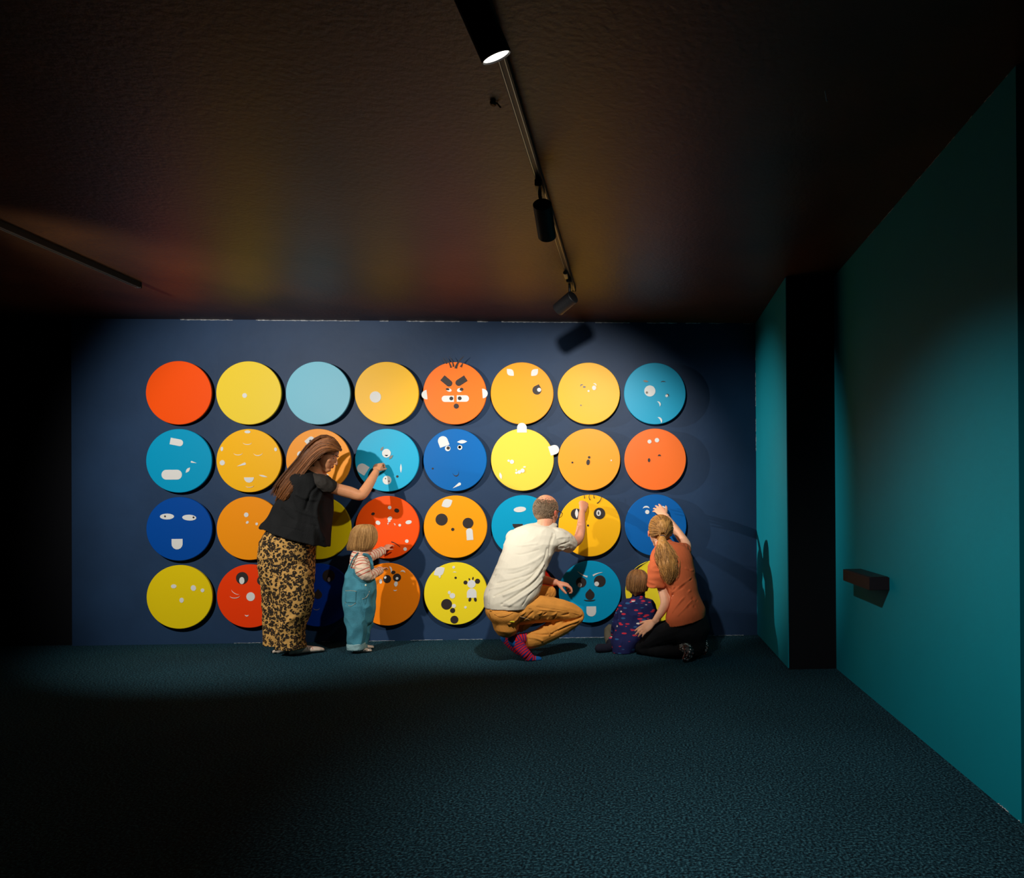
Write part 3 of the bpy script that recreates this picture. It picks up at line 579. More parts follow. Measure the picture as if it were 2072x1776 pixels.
def hand(B, w, d, n, side, L=.175, curls=(.25, .3, .35, .4), spread=.09, thumb=(.55, .75, .25), tcurl=.3, pinch=0):
    """wrist w, direction d to the knuckles, n = the way the palm faces, side = +1/-1 which side the thumb is on"""
    w = V(w); d = V(d).normalized(); n = V(n); n = (n-d*n.dot(d)).normalized(); s = d.cross(n)*side; k = L/.18
    B.tube([w-d*.02*k, w+d*.012*k, w+d*.045*k, w+d*.078*k, w+d*.094*k], [(.024*k, .018*k), (.025*k, .017*k), (.037*k, .016*k), (.041*k, .0145*k), (.037*k, .011*k)], ref=s, n=3)
    B.tube([w+d*.02*k+s*.016*k, w+d*.05*k+s*.026*k+n*.006*k], [.014*k, .013*k], n=3)
    for i, (o, ln) in enumerate(((.029, .42), (.010, .47), (-.010, .44), (-.028, .34))):
        ln = ln*L; p = w+d*(.088-.004*abs(i-1))*k+s*o*k; a = curls[i]*.5; sp = (1.3-i)*spread
        dd = (d+s*math.tan(sp)).normalized(); pts = [p-dd*.02*k, p]; r0 = (.0098 if i < 3 else .0086)*k
        q = p
        for seg_, c in ((.44, curls[i]), (.31, curls[i]*1.15), (.25, curls[i]*.8)):
            dr = (dd*math.cos(a)+n*math.sin(a)); q = q+dr*ln*seg_; pts.append(q.copy()); a += c
        B.tube(pts, [r0, r0, r0*.95, r0*.86, r0*.72], n=4, seg=12)
    t = (d*thumb[0]+s*thumb[1]+n*thumb[2]).normalized(); p = w+d*.022*k+s*.022*k+n*.004*k
    q1 = p+t*.040*k; t2 = (t*math.cos(tcurl)+(d*.8+n*.4)*math.sin(tcurl)).normalized(); q2 = q1+t2*.030*k; q3 = q2+(t2+d*.35+n*.2*tcurl).normalized()*.022*k
    B.tube([p, q1, q2, q3], [.014*k, .0115*k, .0105*k, .008*k], n=4, seg=12)
def fuzz(name, hd, n, r, mat, parent, base, zlim, rad=1.0, seed=3, ln=.018):
    rnd = random.Random(seed); B = Blob()
    while n > 0:
        th = rnd.uniform(0, math.tau); z = rnd.uniform(-1, 1); x, y = math.cos(th)*math.sqrt(1-z*z), math.sin(th)*math.sqrt(1-z*z)
        q = (x*.352*rad, -.07+y*.44*rad, .05+z*.42*rad)
        if not zlim(q): continue
        n -= 1; a = hd.p(*q); nn = (hd.r*x/.352+hd.f*y/.44+hd.u*z/.42).normalized()
        d = (-hd.u*.8-hd.f*.5+V([rnd.gauss(0, .35) for _ in range(3)])); d = (d-nn*d.dot(nn)).normalized()
        B.tube([a-nn*.003, a+d*ln*.5+nn*.0035, a+d*ln+nn*.002], [r, r, r*.4], n=1, seg=4)
    return raw(B, name, mat, parent, base)
class Head:
    def __init__(s, c, fwd, up, h):
        s.c = V(c); s.u = V(up).normalized(); f = V(fwd); s.f = (f-s.u*f.dot(s.u)).normalized(); s.r = s.f.cross(s.u); s.h = h
    def p(s, x, y, z): return s.c+(s.r*x+s.f*y+s.u*z)*s.h
    def ell(s, B, c, r):
        B.ell(s.p(*c), s.r*r[0]*s.h, s.f*r[1]*s.h, s.u*r[2]*s.h)
    def build(s, B, child=False, male=False):
        E_ = lambda c, r: s.ell(B, c, r)
        E_((0, -.06, .12), (.335, .43, .385))
        E_((0, .05, .1), (.31, .33, .34))
        zz = [(.18, .07, .30, .30), (.0, .10, .295, .285), (-.18, .125, .265, .265), (-.33, .15, .205, .225), (-.42, .19, .14, .15)]
        B.rings([s.p(0, a[1], a[0]) for a in zz], [s.r*a[2]*s.h for a in zz], [s.f*a[3]*s.h for a in zz], True, True, 20)
        if child: E_((.2, .15, -.22), (.13, .14, .14)); E_((-.2, .15, -.22), (.13, .14, .14))
        k = .75 if child else 1
        B.tube([s.p(0, .355, .03), s.p(0, .395+.03*k, -.07), s.p(0, .425+.035*k, -.15)], [.026*s.h, .032*s.h, .042*s.h], n=4)
        E_((.035, .42, -.165), (.035, .045, .03)); E_((-.035, .42, -.165), (.035, .045, .03))
        E_((0, .385, -.255), (.085, .045, .026)); E_((0, .38, -.30), (.075, .045, .028)); E_((0, .31, -.41), (.10, .09, .065))
        for q in (1, -1):
            E_((q*.13, .33 if not male else .345, .075), (.10, .045, .03)); E_((q*.15, .235, -.12), (.11, .10, .10))
            E_((q*.345, .02, -.08), (.034, .06, .11)); E_((q*.362, -.005, -.05), (.03, .07, .085))
        s.dents = [(s.p(q*.40, .03, -.06), .035*s.h, list(-s.r*q*.012*s.h)) for q in (1, -1)]+[(s.p(q*.135, .385, .0), .065*s.h, list(-s.f*.035*s.h)) for q in (1, -1)]
    def face(s, o, base, iris=(60, 45, 35)):
        for q in (1, -1):
            B = Blob(); c = s.p(q*.13, .282, -.005); B.ell(c, s.r*.055*s.h, s.f*.06*s.h, s.u*.045*s.h); e = raw(B, 'eye', M_eye, o, base)
            B = Blob(); B.ell(s.p(q*.13, .287, .018), s.r*.064*s.h, s.f*.066*s.h, s.u*.036*s.h); raw(B, 'eyelid', M_skin, o, base)
            B = Blob(); c2 = s.p(q*.13, .330, -.015); B.ell(c2, s.r*.026*s.h, s.f*.014*s.h, s.u*.026*s.h); raw(B, 'iris', mk('iris', iris, .2), e, base)
            B = Blob(); B.tube([s.p(q*.055, .372, .085), s.p(q*.13, .372, .105), s.p(q*.205, .325, .085)], [.008*s.h, .013*s.h, .006*s.h], n=4); raw(B, 'eyebrow', mk('eyebrow_hair', (62, 40, 28), .8), o, base)
def foot(B, heel, toe, width, height, ankle=None, ar=.034, z0=.004):
    h = V(heel); t = V(toe); L = (t-h).length; d = (t-h).normalized(); s = d.cross(V((0, 0, 1)))
    pr = [(.04, .62, .50), (.2, .72, .85), (.38, .70, .92), (.55, .82, .70), (.75, 1, .56), (.9, .92, .46), (.99, .66, .36)]
    C = [h+d*L*a+V((0, 0, z0+height*c/2)) for a, b, c in pr]
    B.rings(C, [s*width/2*b for a, b, c in pr], [V((0, 0, 1))*height/2*c for a, b, c in pr], True, True, 20)
    if ankle is not None: B.tube([ankle, h+d*L*.2+V((0, 0, height*.45))], [ar, ar*1.05], n=4)

# --- skin, cloth, hair materials
def skin(name, rgb):
    m = mk(name, rgb, .5, .35, .04, 260, .05, 30); nt, b = nodes(m)
    b.inputs['Subsurface Weight'].default_value = .12; b.inputs['Subsurface Scale'].default_value = .01
    b.inputs['Subsurface Radius'].default_value = (1, .4, .25)
    src = b.inputs['Base Color'].links[0].from_socket
    a = nd(nt, 'ShaderNodeVertexColor', layer_name='tint'); mx = nd(nt, 'ShaderNodeMix', data_type='RGBA')
    nt.links.new(a.outputs['Alpha'], mx.inputs[0]); nt.links.new(src, mx.inputs['A']); nt.links.new(a.outputs['Color'], mx.inputs['B'])
    nt.links.new(mx.outputs['Result'], b.inputs['Base Color']); return m
M_skin = skin('warm_skin', (228, 158, 112)); M_skin2 = skin('pink_skin', (232, 160, 126)); M_skin3 = skin('fair_skin', (236, 176, 140))
M_eye = mk('eye_white', (220, 214, 205), .25)
def hairmat(name, dark, light, sc_=60):
    m = mk(name, light, .55, .35); nt, b = nodes(m)
    g = nd(nt, 'ShaderNodeNewGeometry'); tc = nd(nt, 'ShaderNodeTexCoord'); n = nd(nt, 'ShaderNodeTexNoise'); n.inputs['Scale'].default_value = sc_
    nt.links.new(tc.outputs['Object'], n.inputs[0]); ad = nd(nt, 'ShaderNodeMath', operation='MULTIPLY_ADD'); ad.inputs[1].default_value = .6
    nt.links.new(g.outputs['Random Per Island'], ad.inputs[0])
    mu = nd(nt, 'ShaderNodeMath', operation='MULTIPLY'); mu.inputs[1].default_value = .5; nt.links.new(n.outputs['Fac'], mu.inputs[0]); nt.links.new(mu.outputs[0], ad.inputs[2])
    r = ramp(nt, ad.outputs[0], [(.1, dark), (.85, light)]); nt.links.new(r.outputs[0], b.inputs['Base Color']); return m
H_aub = hairmat('auburn_hair', (46, 24, 12), (158, 98, 50)); H_blond = hairmat('straw_blond_hair', (128, 86, 44), (206, 158, 96))
H_gold = hairmat('golden_brown_hair', (62, 32, 12), (196, 140, 72)); H_brown = hairmat('light_brown_hair', (70, 44, 24), (168, 120, 70)); H_grey = hairmat('short_greying_hair', (62, 48, 36), (150, 124, 96))
M_blk = mk('black_cotton', (26, 27, 28), .85, .2, .25, 130, .15, 12)
M_shirtw = mk('off_white_cotton', (222, 214, 194), .85, .2, .12, 160)
M_tan = mk('mustard_brown_cotton', (226, 152, 66), .8, .2, .2, 150, .10, 9)
M_tand = mk('dark_mustard_seam', (120, 70, 22), .8, .2)
M_rust = mk('rust_orange_cotton', (206, 102, 60), .85, .2, .15, 150, .06, 10)
M_blk2 = mk('black_trousers_cloth', (16, 18, 22), .85, .2, .15, 120)
M_olive = mk('grey_olive_cotton', (88, 84, 70), .85, .2, .15, 120)
M_denim = mk('blue_teal_denim', (66, 132, 150), .8, .2, .3, 170, .26, 10)
M_denimp = mk('faded_denim_cuff', (140, 176, 180), .85, .2, .3, 170, .1, 20)
M_stitch = mk('pale_stitching', (196, 180, 150), .8)
M_sock = mk('cream_sock_cotton', (214, 196, 178), .9, .2, .3, 220)
M_gold = mk('earring_metal', (235, 225, 190), .3, .5, metal=.2)
M_leo = mk('leopard_print_cotton', (214, 158, 78), .85, .2, .25, 120); nt, b = nodes(M_leo)
tc = nd(nt, 'ShaderNodeTexCoord'); wz = nd(nt, 'ShaderNodeTexNoise'); wz.inputs['Scale'].default_value = 38; wz.inputs['Detail'].default_value = 2
nt.links.new(tc.outputs['Object'], wz.inputs[0]); mxv = nd(nt, 'ShaderNodeVectorMath', operation='MULTIPLY_ADD')
mxv.inputs[1].default_value = (.030, .030, .030); nt.links.new(wz.outputs['Color'], mxv.inputs[0]); nt.links.new(tc.outputs['Object'], mxv.inputs[2])
vo = nd(nt, 'ShaderNodeTexVoronoi'); vo.inputs['Scale'].default_value = 42; nt.links.new(mxv.outputs[0], vo.inputs['Vector'])
n2 = nd(nt, 'ShaderNodeTexNoise'); n2.inputs['Scale'].default_value = 70; nt.links.new(tc.outputs['Object'], n2.inputs[0])
ring = ramp(nt, vo.outputs['Distance'], [(.0, (120, 84, 46)), (.16, (120, 82, 42)), (.22, (38, 32, 26)), (.55, (44, 38, 30)), (.62, (208, 160, 88)), (1, (208, 160, 88))])
brk = ramp(nt, n2.outputs['Fac'], [(.60, (0, 0, 0)), (.66, (255, 255, 255))])
mx = nd(nt, 'ShaderNodeMix', data_type='RGBA'); nt.links.new(brk.outputs[0], mx.inputs[0]); nt.links.new(ring.outputs[0], mx.inputs['A']); mx.inputs['B'].default_value = lin((206, 158, 86))
nt.links.new(mx.outputs['Result'], b.inputs['Base Color'])
def striped(name, stops, period):
    m = mk(name, stops[0][1], .85, .2, .15, 170); nt, b = nodes(m); a = nd(nt, 'ShaderNodeAttribute', attribute_name='stripe')
    d = nd(nt, 'ShaderNodeMath', operation='DIVIDE'); d.inputs[1].default_value = period; f = nd(nt, 'ShaderNodeMath', operation='FRACT')
    nt.links.new(a.outputs['Fac'], d.inputs[0]); nt.links.new(d.outputs[0], f.inputs[0]); r = ramp(nt, f.outputs[0], stops, 'CONSTANT'); nt.links.new(r.outputs[0], b.inputs['Base Color']); return m
M_str = striped('red_striped_cream_cotton', [(0, (232, 206, 180)), (.62, (196, 70, 56)), (.84, (232, 206, 180))], .027)
M_strs = striped('red_and_navy_striped_knit', [(0, (196, 24, 34)), (.6, (28, 40, 104))], .0165)
M_heel = mk('royal_blue_knit', (10, 84, 150), .85, .2, .3, 200)
M_drs = mk('navy_dress_print', (30, 36, 84), .85, .2, .15, 150); nt, b = nodes(M_drs); tc = nd(nt, 'ShaderNodeTexCoord')
mp = nd(nt, 'ShaderNodeMapping'); mp.inputs['Scale'].default_value = (17, 20, 54); mp.inputs['Rotation'].default_value = (0, .45, 0); nt.links.new(tc.outputs['Object'], mp.inputs[0])
vo = nd(nt, 'ShaderNodeTexVoronoi'); vo.inputs['Scale'].default_value = 1; nt.links.new(mp.outputs[0], vo.inputs['Vector'])
sp = nd(nt, 'ShaderNodeSeparateColor'); nt.links.new(vo.outputs['Color'], sp.inputs[0])
cc = ramp(nt, sp.outputs[0], [(0, (28, 34, 82)), (.34, (205, 44, 62)), (.62, (214, 206, 200)), (.72, (44, 92, 140)), (.86, (190, 40, 60))], 'CONSTANT')
ms = ramp(nt, vo.outputs['Distance'], [(.30, (255, 255, 255)), (.38, (0, 0, 0))]); mx = nd(nt, 'ShaderNodeMix', data_type='RGBA')
nt.links.new(ms.outputs[0], mx.inputs[0]); mx.inputs['A'].default_value = lin((28, 34, 82)); nt.links.new(cc.outputs[0], mx.inputs['B']); nt.links.new(mx.outputs['Result'], b.inputs['Base Color'])
M_seq = mk('black_sequin_knit', (12, 12, 14), .4, .6, .3, 200); nt, b = nodes(M_seq); tc = nd(nt, 'ShaderNodeTexCoord')
vo = nd(nt, 'ShaderNodeTexVoronoi'); vo.inputs['Scale'].default_value = 130; nt.links.new(tc.outputs['Object'], vo.inputs['Vector']); sp = nd(nt, 'ShaderNodeSeparateColor'); nt.links.new(vo.outputs['Color'], sp.inputs[0])
cc = ramp(nt, sp.outputs[0], [(0, (10, 10, 12)), (.76, (150, 160, 162)), (.86, (225, 230, 226)), (.93, (120, 50, 36))], 'CONSTANT'); nt.links.new(cc.outputs[0], b.inputs['Base Color'])

# ================================================================== standing woman
base = V((-2.50, -.47, 0))
B = Blob()
HW = Head(P(657, 918, .40), (.93, .12, -.40), (.42, .10, .90), .232)
HW.build(B)
B.limb([(648, 935, .40, 14), (640, 955, .40, 15), (632, 972, .40, 19)], n=4)
B.sil([(612, 962, 655, 970, .40, .13), (596, 985, 655, 1000, .40, .13), (578, 1030, 642, 1045, .40, .10), (562, 1070, 620, 1080, .40, .11), (552, 1110, 612, 1112, .41, .11), (556, 1150, 608, 1150, .42, .10)], flat=(0, 0))
B.limb([(592, 1150, .48, 14), (596, 1230, .48, 12), (592, 1300, .49, 9)], n=5)
B.limb([(572, 1150, .36, 14), (570, 1230, .38, 12), (562, 1300, .42, 9)], n=5)
# far arm hangs bent behind the top
B.limb([(638, 975, .25, 12), (632, 1015, .26, 10), (622, 1040, .26, 9), (614, 1066, .24, 7)], n=5)
hand(B, P(614, 1067, .24), (.1, .1, -1), (1, .1, .2), 1, L=.16)
# near arm reaching to the disc
B.limb([(640, 972, .49, 11), (662, 983, .485, 11), (685, 990, .44, 11.8), (708, 996, .40, 12), (728, 1002, .37, 10.5), (738, 993, .33, 10.5), (750, 974, .26, 9), (760.5, 955, .19, 6.8)], n=5)
wr = P(761, 953, .185); hand(B, wr, P(767, 936, .10)-wr, (.1, 1, -.55), -1, L=.165, curls=(.75, .85, .9, .95), spread=.05, thumb=(.75, .35, .55), tcurl=.5)
tn = [(HW.p(0, .40, -.275), (.02, .02, .010), (176, 84, 72))]+[(HW.p(q*.335, -.04, -.05), (.02, .02, .03), (232, 120, 84)) for q in (1, -1)]
woman = B.build('person', M_skin, .0042, 2, None, base, dents=HW.dents, tints=tn)
tag(woman, 'standing woman with long auburn hair in black top and leopard print trousers', 'person')
HW.face(woman, base)
# trousers
B = Blob()
B.sil([(552, 1062, 640, 1084, .41, .13), (535, 1085, 634, 1096, .415, .155), (528.5, 1112, 633, 1122, .42, .17), (528.5, 1150, 632, 1158, .42, .17), (530, 1172, 632, 1172, .42, .16)], flat=(1, 0))
B.sil([(541, 1150, 631, 1160, .49, .10), (549, 1190, 633, 1188, .50, .105), (556, 1219, 633, 1212, .50, .10), (560, 1245, 627, 1240, .50, .10), (561, 1275, 615, 1268, .50, .10), (560, 1296, 615, 1292, .50, .10), (560.5, 1313, 617.5, 1310, .505, .10)], flat=(0, 1), pw=2.2)
B.sil([(529, 1150, 615, 1160, .34, .10), (531, 1190, 612, 1190, .35, .10), (533, 1230, 605, 1230, .37, .10), (535, 1270, 596, 1265, .385, .095), (536, 1304, 592, 1304, .40, .095)], flat=(0, 1), pw=2.2)
leo = dict(fold=.007, fscale=(9, 9, 16))
o = B.build('trousers', M_leo, .006, 2, woman, base, seed=3, fold=.0035, fscale=(7, 7, 14), folds=[([list(P(560, 1313, .60)), list(P(557, 1250, .60)), list(P(560, 1180, .60))], -.016, .022),
    ([list(P(630, 1122, .5)), list(P(612, 1140, .6)), list(P(590, 1150, .6))], -.008, .012), ([list(P(632, 1140, .5)), list(P(610, 1155, .6)), list(P(575, 1160, .6))], .008, .014), ([list(P(618, 1240, .6)), list(P(590, 1252, .6)), list(P(565, 1275, .6))], .010, .016)])
o['label'] = 'wide leopard print trousers'
# black top
B = Blob()
B.sil([(626, 943, 648, 954, .40, .06), (613, 950, 657, 963, .40, .135), (601, 960, 664, 974, .40, .18), (590, 978, 667, 993, .40, .185), (573, 1004, 668, 1022, .40, .175), (556, 1032, 666, 1056, .405, .17), (543, 1052, 664, 1082, .41, .175), (531, 1065, 663, 1106, .415, .18)], flat=(0, 1), pw=2.5)
top = B.build('black_top', M_blk, .006, 2, woman, base, fold=.006, fscale=(9, 9, 5), seed=9)
bv = B.bvh
bpy.data.objects.remove(top)
top = B.build('shirt', M_blk, .006, 2, woman, base, fold=.006, fscale=(9, 9, 5), seed=9, folds=[fl(bv, [(545, 1056), (600, 1072), (655, 1090)], -.004, .004), fl(bv, [(650, 1000), (640, 1030), (646, 1070), (655, 1090)], .012, .014),
    fl(bv, [(640, 985), (628, 1000), (618, 1030)], -.010, .010), fl(bv, [(655, 1012), (625, 1010), (600, 1000)], .007, .010), fl(bv, [(590, 1000), (600, 1030), (640, 1045)], .007, .012), fl(bv, [(570, 1030), (590, 1050), (640, 1065)], -.006, .010)])
top['label'] = 'loose black top'
B = Blob(); B.limb([(636, 969, .50, 12), (650, 974, .505, 15), (662, 981, .495, 15), (672, 986.5, .465, 14)], flat=(0, 1), n=5)
s_ = B.build('sleeve', mk('sheer_black_sleeve', (52, 48, 44), .8, .2, .1, 150), .004, 2, woman, base, fold=.003, fscale=(20, 20, 20)); s_['label'] = 'sheer black short sleeve'
B = Blob(); B.limb([(640, 968, .25, 14), (640, 985, .24, 13), (640, 1000, .22, 12)], flat=(0, 1)); B.build('sleeve', M_blk, .006, 2, woman, base)
# socks
for hl, te, ank in (((Pz(584, 1327, 0)), (Pz(649, 1320, 0)), P(592, 1300, .49)), ((Pz(551, 1324, 0)), (Pz(606, 1321, 0)), P(562, 1300, .42))):
    B = Blob(); foot(B, V((hl.x, hl.y+.03, 0)), V((te.x, te.y+.03, 0)), .088, .075, ank, .034)
    so = B.build('sock', M_sock, .004, 2, woman, base); so['label'] = 'cream ankle sock'
    if hl.x > -2.6:
        h = V((hl.x, hl.y+.03, 0)); d = (V((te.x, te.y+.03, 0))-h); 
        for t_, mt, nm in ((.60, M_blackp, 'dark_band'), (.76, mk('coral_band', (205, 96, 78), .8), 'coral_band')):
            on_tube(nm, B.bvh, [(584+65*t_-2, 1308+1.5*t_), (584+65*t_-.5, 1313), (584+65*t_+1, 1318.5)], .0016, mt, so, base, off=.0)
        for k in range(4): on_tube('sock_letter', B.bvh, [(625.8, 1310+k*2.6), (627.6, 1311.2+k*2.6)], .0012, M_blackp, so, base, off=.0)
# hair
B = Blob(); HW.ell(B, (0, -.07, .12), (.345, .445, .398)); HW.ell(B, (0, -.12, -.02), (.33, .36, .33)); HW.ell(B, (0, -.24, -.02), (.27, .22, .30))
B.tube([P(634, 915, .42), P(614, 942, .46), P(592, 970, .51), P(572, 998, .52), P(562, 1012, .50)], [(.055, .07), (.06, .05), (.052, .028), (.042, .020), (.025, .012)], ref=(.7, 0, .7), n=5)
hb = B.build('hair', H_aub, .005, 4, woman, base); hb['label'] = 'long straight auburn hair'
g = [[(691.6, 908.7, 0.424), (677.0, 888.8, 0.424), (655.0, 881.4, 0.404), (631.8, 895.0, 0.404), (612.4, 924.3, 0.424), (590.0, 945.0, 0.440), (567.0, 974.0, 0.470), (549.0, 1012.0, 0.470)],
     [(691.6, 910.8, 0.444), (673.1, 895.8, 0.482), (649.6, 893.4, 0.492), (630.5, 907.5, 0.492), (610.5, 932.6, 0.507), (592.0, 955.0, 0.530), (568.0, 985.0, 0.550), (552.0, 1022.0, 0.540)],
     [(689.6, 912.9, 0.467), (668.4, 904.7, 0.507), (649.7, 907.6, 0.512), (632.4, 920.4, 0.517), (614.7, 940.9, 0.532), (594.0, 968.0, 0.560), (573.0, 995.0, 0.570), (558.0, 1018.0, 0.550)],
     [(685.6, 911.8, 0.472), (667.4, 908.8, 0.507), (651.6, 912.7, 0.517), (635.6, 926.8, 0.522), (619.8, 947.1, 0.547), (599.0, 975.0, 0.570), (580.0, 1002.0, 0.580), (566.0, 1022.0, 0.560)],
     [(677.6, 915.0, 0.472), (664.5, 912.9, 0.507), (651.6, 918.4, 0.512), (638.9, 931.1, 0.517), (625.8, 943.1, 0.542), (607.0, 968.0, 0.565), (590.0, 994.0, 0.575), (576.0, 1019.0, 0.560)]]
strands('hair_strands', g, 620, .0029, H_aub, hb, base, jit=.004, K=14, seed=4, seg=4)
strands('hair_strands', [[(689.5, 904.5, 0.404), (672.9, 886.6, 0.424), (649.7, 884.4, 0.444), (624.5, 902.4, 0.467), (606.0, 930.0, 0.470), (584.0, 956.0, 0.500), (562.0, 985.0, 0.520), (549.0, 1016.0, 0.510)]]*2, 120, .0029, H_aub, hb, base, jit=.011, K=14, seed=5, seg=4)
g2 = [[(690, 909, .42), (676, 889, .38), (655, 884, .36), (633, 896, .36), (616, 920, .36), (596, 942, .40), (572, 972, .44), (552, 1010, .46)],
      [(688, 911, .36), (672, 897, .31), (650, 896, .30), (632, 908, .30), (620, 930, .33), (604, 950, .38), (580, 980, .43), (560, 1014, .46)]]
strands('hair_strands', g2, 200, .0038, H_aub, hb, base, jit=.004, K=21, seed=6)
B = Blob(); B.ell(HW.p(.375, .01, -.19), V((.005, 0, 0)), V((0, .005, 0)), V((0, 0, .005)), 10); e_ = raw(B, 'earring', M_gold, woman, base)
B = Blob(); q = HW.p(-.375, .01, -.19); B.ell(q, V((.005, 0, 0)), V((0, .005, 0)), V((0, 0, .005)), 10); raw(B, 'earring', M_gold, woman, base)

# ================================================================== toddler in dungarees
base = V((-2.08, -.40, 0)); B = Blob()
HT = Head(P(737, 1091, .36), (.45, .85, -.12), (.05, 0, 1), .185)
HT.build(B, child=True)
B.limb([(736, 1104, .37, 11), (734, 1120, .38, 12)], n=3)
B.sil([(717, 1120, 749, 1123, .38, .06), (712, 1145, 751, 1150, .38, .07), (704, 1190, 752, 1195, .39, .08), (703, 1230, 750, 1230, .40, .07)], flat=(0, 0))
B.limb([(718, 1230, .44, 11), (720, 1270, .44, 9), (722, 1308, .45, 7)], n=4); B.limb([(735, 1230, .36, 11), (734, 1270, .37, 9), (732, 1306, .38, 7)], n=4)
B.limb([(731, 1132, .44, 9), (736, 1155, .47, 8.5), (744, 1164, .45, 8), (757, 1160, .36, 7), (769, 1153, .27, 5.6)], n=5)
wr = P(770, 1152.5, .26); hand(B, wr, P(783, 1147, .15)-wr, (.2, 1, -.2), 1, L=.105, curls=(.25, .3, .35, .4))
B.limb([(745, 1127, .31, 8), (762, 1120, .23, 7), (776, 1112, .15, 5.6)], n=5)
wr = P(777, 1111.5, .145); hand(B, wr, P(789, 1101, .09)-wr, (.15, 1, -.5), -1, L=.11, curls=(.5, .6, .65, .7), thumb=(.8, .4, .5), tcurl=.5)
f1 = Pz(716, 1322, 0); t1_ = Pz(748, 1320, 0); f2 = Pz(722, 1317, 0); t2_ = Pz(752, 1313, 0)
kid = B.build('person', M_skin3, .0035, 2, None, base, dents=HT.dents, tints=[(HT.p(0, .40, -.275), (.012, .012, .008), (190, 96, 84))])
tag(kid, 'toddler with blond bob in blue denim dungarees and striped shirt, standing at the red disc', 'person')
HT.face(kid, base, (70, 90, 110))
B = Blob()
B.sil([(716, 1114, 747, 1119, .38, .055), (712, 1122, 752, 1127, .38, .075), (710, 1140, 753, 1143, .38, .085), (709, 1165, 752, 1165, .385, .085), (708, 1180, 752, 1180, .385, .08)], flat=(0, 1))
paths = [[P(735, 1118, .40), P(736, 1185, .40)]]
o = B.build('shirt', M_str, .004, 2, kid, base, fold=.002, fscale=(14, 14, 20), stripe=[P(745, 1100, .38), P(730, 1190, .38)]); o['label'] = 'cream shirt with thin red stripes'
B = Blob(); L_ = [(730, 1131, .43, 11), (732, 1148, .47, 13.5), (739, 1162, .47, 13), (750, 1163, .41, 10.5), (760, 1158, .345, 9), (769, 1153, .28, 8)]
B.limb(L_, flat=(0, 1), n=5); o = B.build('sleeve', M_str, .004, 2, kid, base, fold=.004, fscale=(18, 18, 26), stripe=[P(*a[:3]) for a in L_])
B = Blob(); L_ = [(742, 1128, .32, 10), (752, 1124, .27, 10.5), (762, 1120, .225, 9.5), (775, 1113.5, .16, 8.5)]
B.limb(L_, flat=(0, 1), n=5); B.build('sleeve', M_str, .004, 2, kid, base, fold=.003, fscale=(20, 20, 26), stripe=[P(*a[:3]) for a in L_])
B = Blob()
B.sil([(714, 1133, 753, 1146, .37, .07), (706, 1150, 755, 1160, .38, .09), (700, 1172, 757, 1176, .385, .10), (696.5, 1200, 758, 1200, .39, .108), (697, 1225, 757, 1225, .395, .108), (700, 1245, 754, 1245, .40, .10)], flat=(1, 0))
B.sil([(698, 1225, 740, 1225, .45, .07), (700, 1262, 741, 1262, .455, .065), (704.5, 1303, 737, 1303, .46, .055)], flat=(0, 1))
B.sil([(712, 1225, 757, 1225, .35, .07), (713, 1262, 753, 1262, .36, .065), (713, 1302, 741, 1302, .385, .052)], flat=(0, 1))
dg = B.build('dungarees', M_denim, .0045, 2, kid, base, fold=.007, fscale=(13, 13, 9), seed=2, folds=[([list(P(712, 1240, .56)), list(P(730, 1262, .56)), list(P(745, 1285, .5))], -.009, .010), ([list(P(735, 1222, .53)), list(P(745, 1240, .5)), list(P(752, 1246, .46))], .009, .010), ([list(P(722, 1158, .5)), list(P(732, 1178, .52)), list(P(748, 1190, .5))], -.009, .009)])
dg['label'] = 'baggy blue denim dungarees'; bv = B.bvh
for x0, x1, dd in ((703.5, 738.5, .46), (712.5, 742, .385)):
    B = Blob(); B.sil([(x0, 1301, x1, 1300.5, dd, .060), (x0-.5, 1306, x1, 1306, dd, .062), (x0+.5, 1313.5, x1-.5, 1313, dd, .060)], flat=(1, 1)); c_ = B.build('cuff', M_denimp, .0035, 1, kid, base, fold=.002, fscale=(30, 30, 30)); c_['label'] = 'pale turned-up cuff'
pk = patch('pocket', bv, [(700, 1195), (721, 1196), (720, 1220), (699.5, 1219)], M_denim, dg, base, off=.003)
on_tube('stitching', bv, [(700, 1195), (711, 1195), (721, 1196)], .0014, M_stitch, dg, base, off=.005)
on_tube('stitching', bv, [(699.5, 1219), (709, 1226), (720, 1220)], .001, M_stitch, dg, base, off=.004)
on_tube('stitching', bv, [(733, 1212), (742, 1207), (747, 1196)], .0014, M_stitch, dg, base, off=.003)
on_tube('side_seam', bv, [(730, 1182), (736, 1200), (738, 1240), (735, 1295)], .0016, M_denim, dg, base, off=.001)
q = hit(bv, 739.5, 1184, .003); B = Blob(); B.ell(q, V((.007, 0, 0)), V((0, .003, 0)), V((0, 0, .007)), 12); bt = raw(B, 'button', M_gold, dg, base); bt['label'] = 'round metal button'
B = Blob(); B.tube([P(708, 1146, .47), P(714, 1131, .475), P(722, 1121, .455), (P(728, 1118.5, .40))], [(.010, .004)]*4, ref=(0, 1, 0), n=5); B.tube([P(728, 1118.5, .40), P(727, 1120, .33), P(724, 1135, .29)], [(.010, .004)]*3, ref=(0, 1, 0), n=5)
B.tube([P(735, 1121, .455), P(745, 1124, .44), P(751, 1134, .42), P(753, 1150, .42)], [(.011, .004)]*4, ref=(.6, 0, .8), n=5); raw(B, 'strap', M_denim, dg, base)
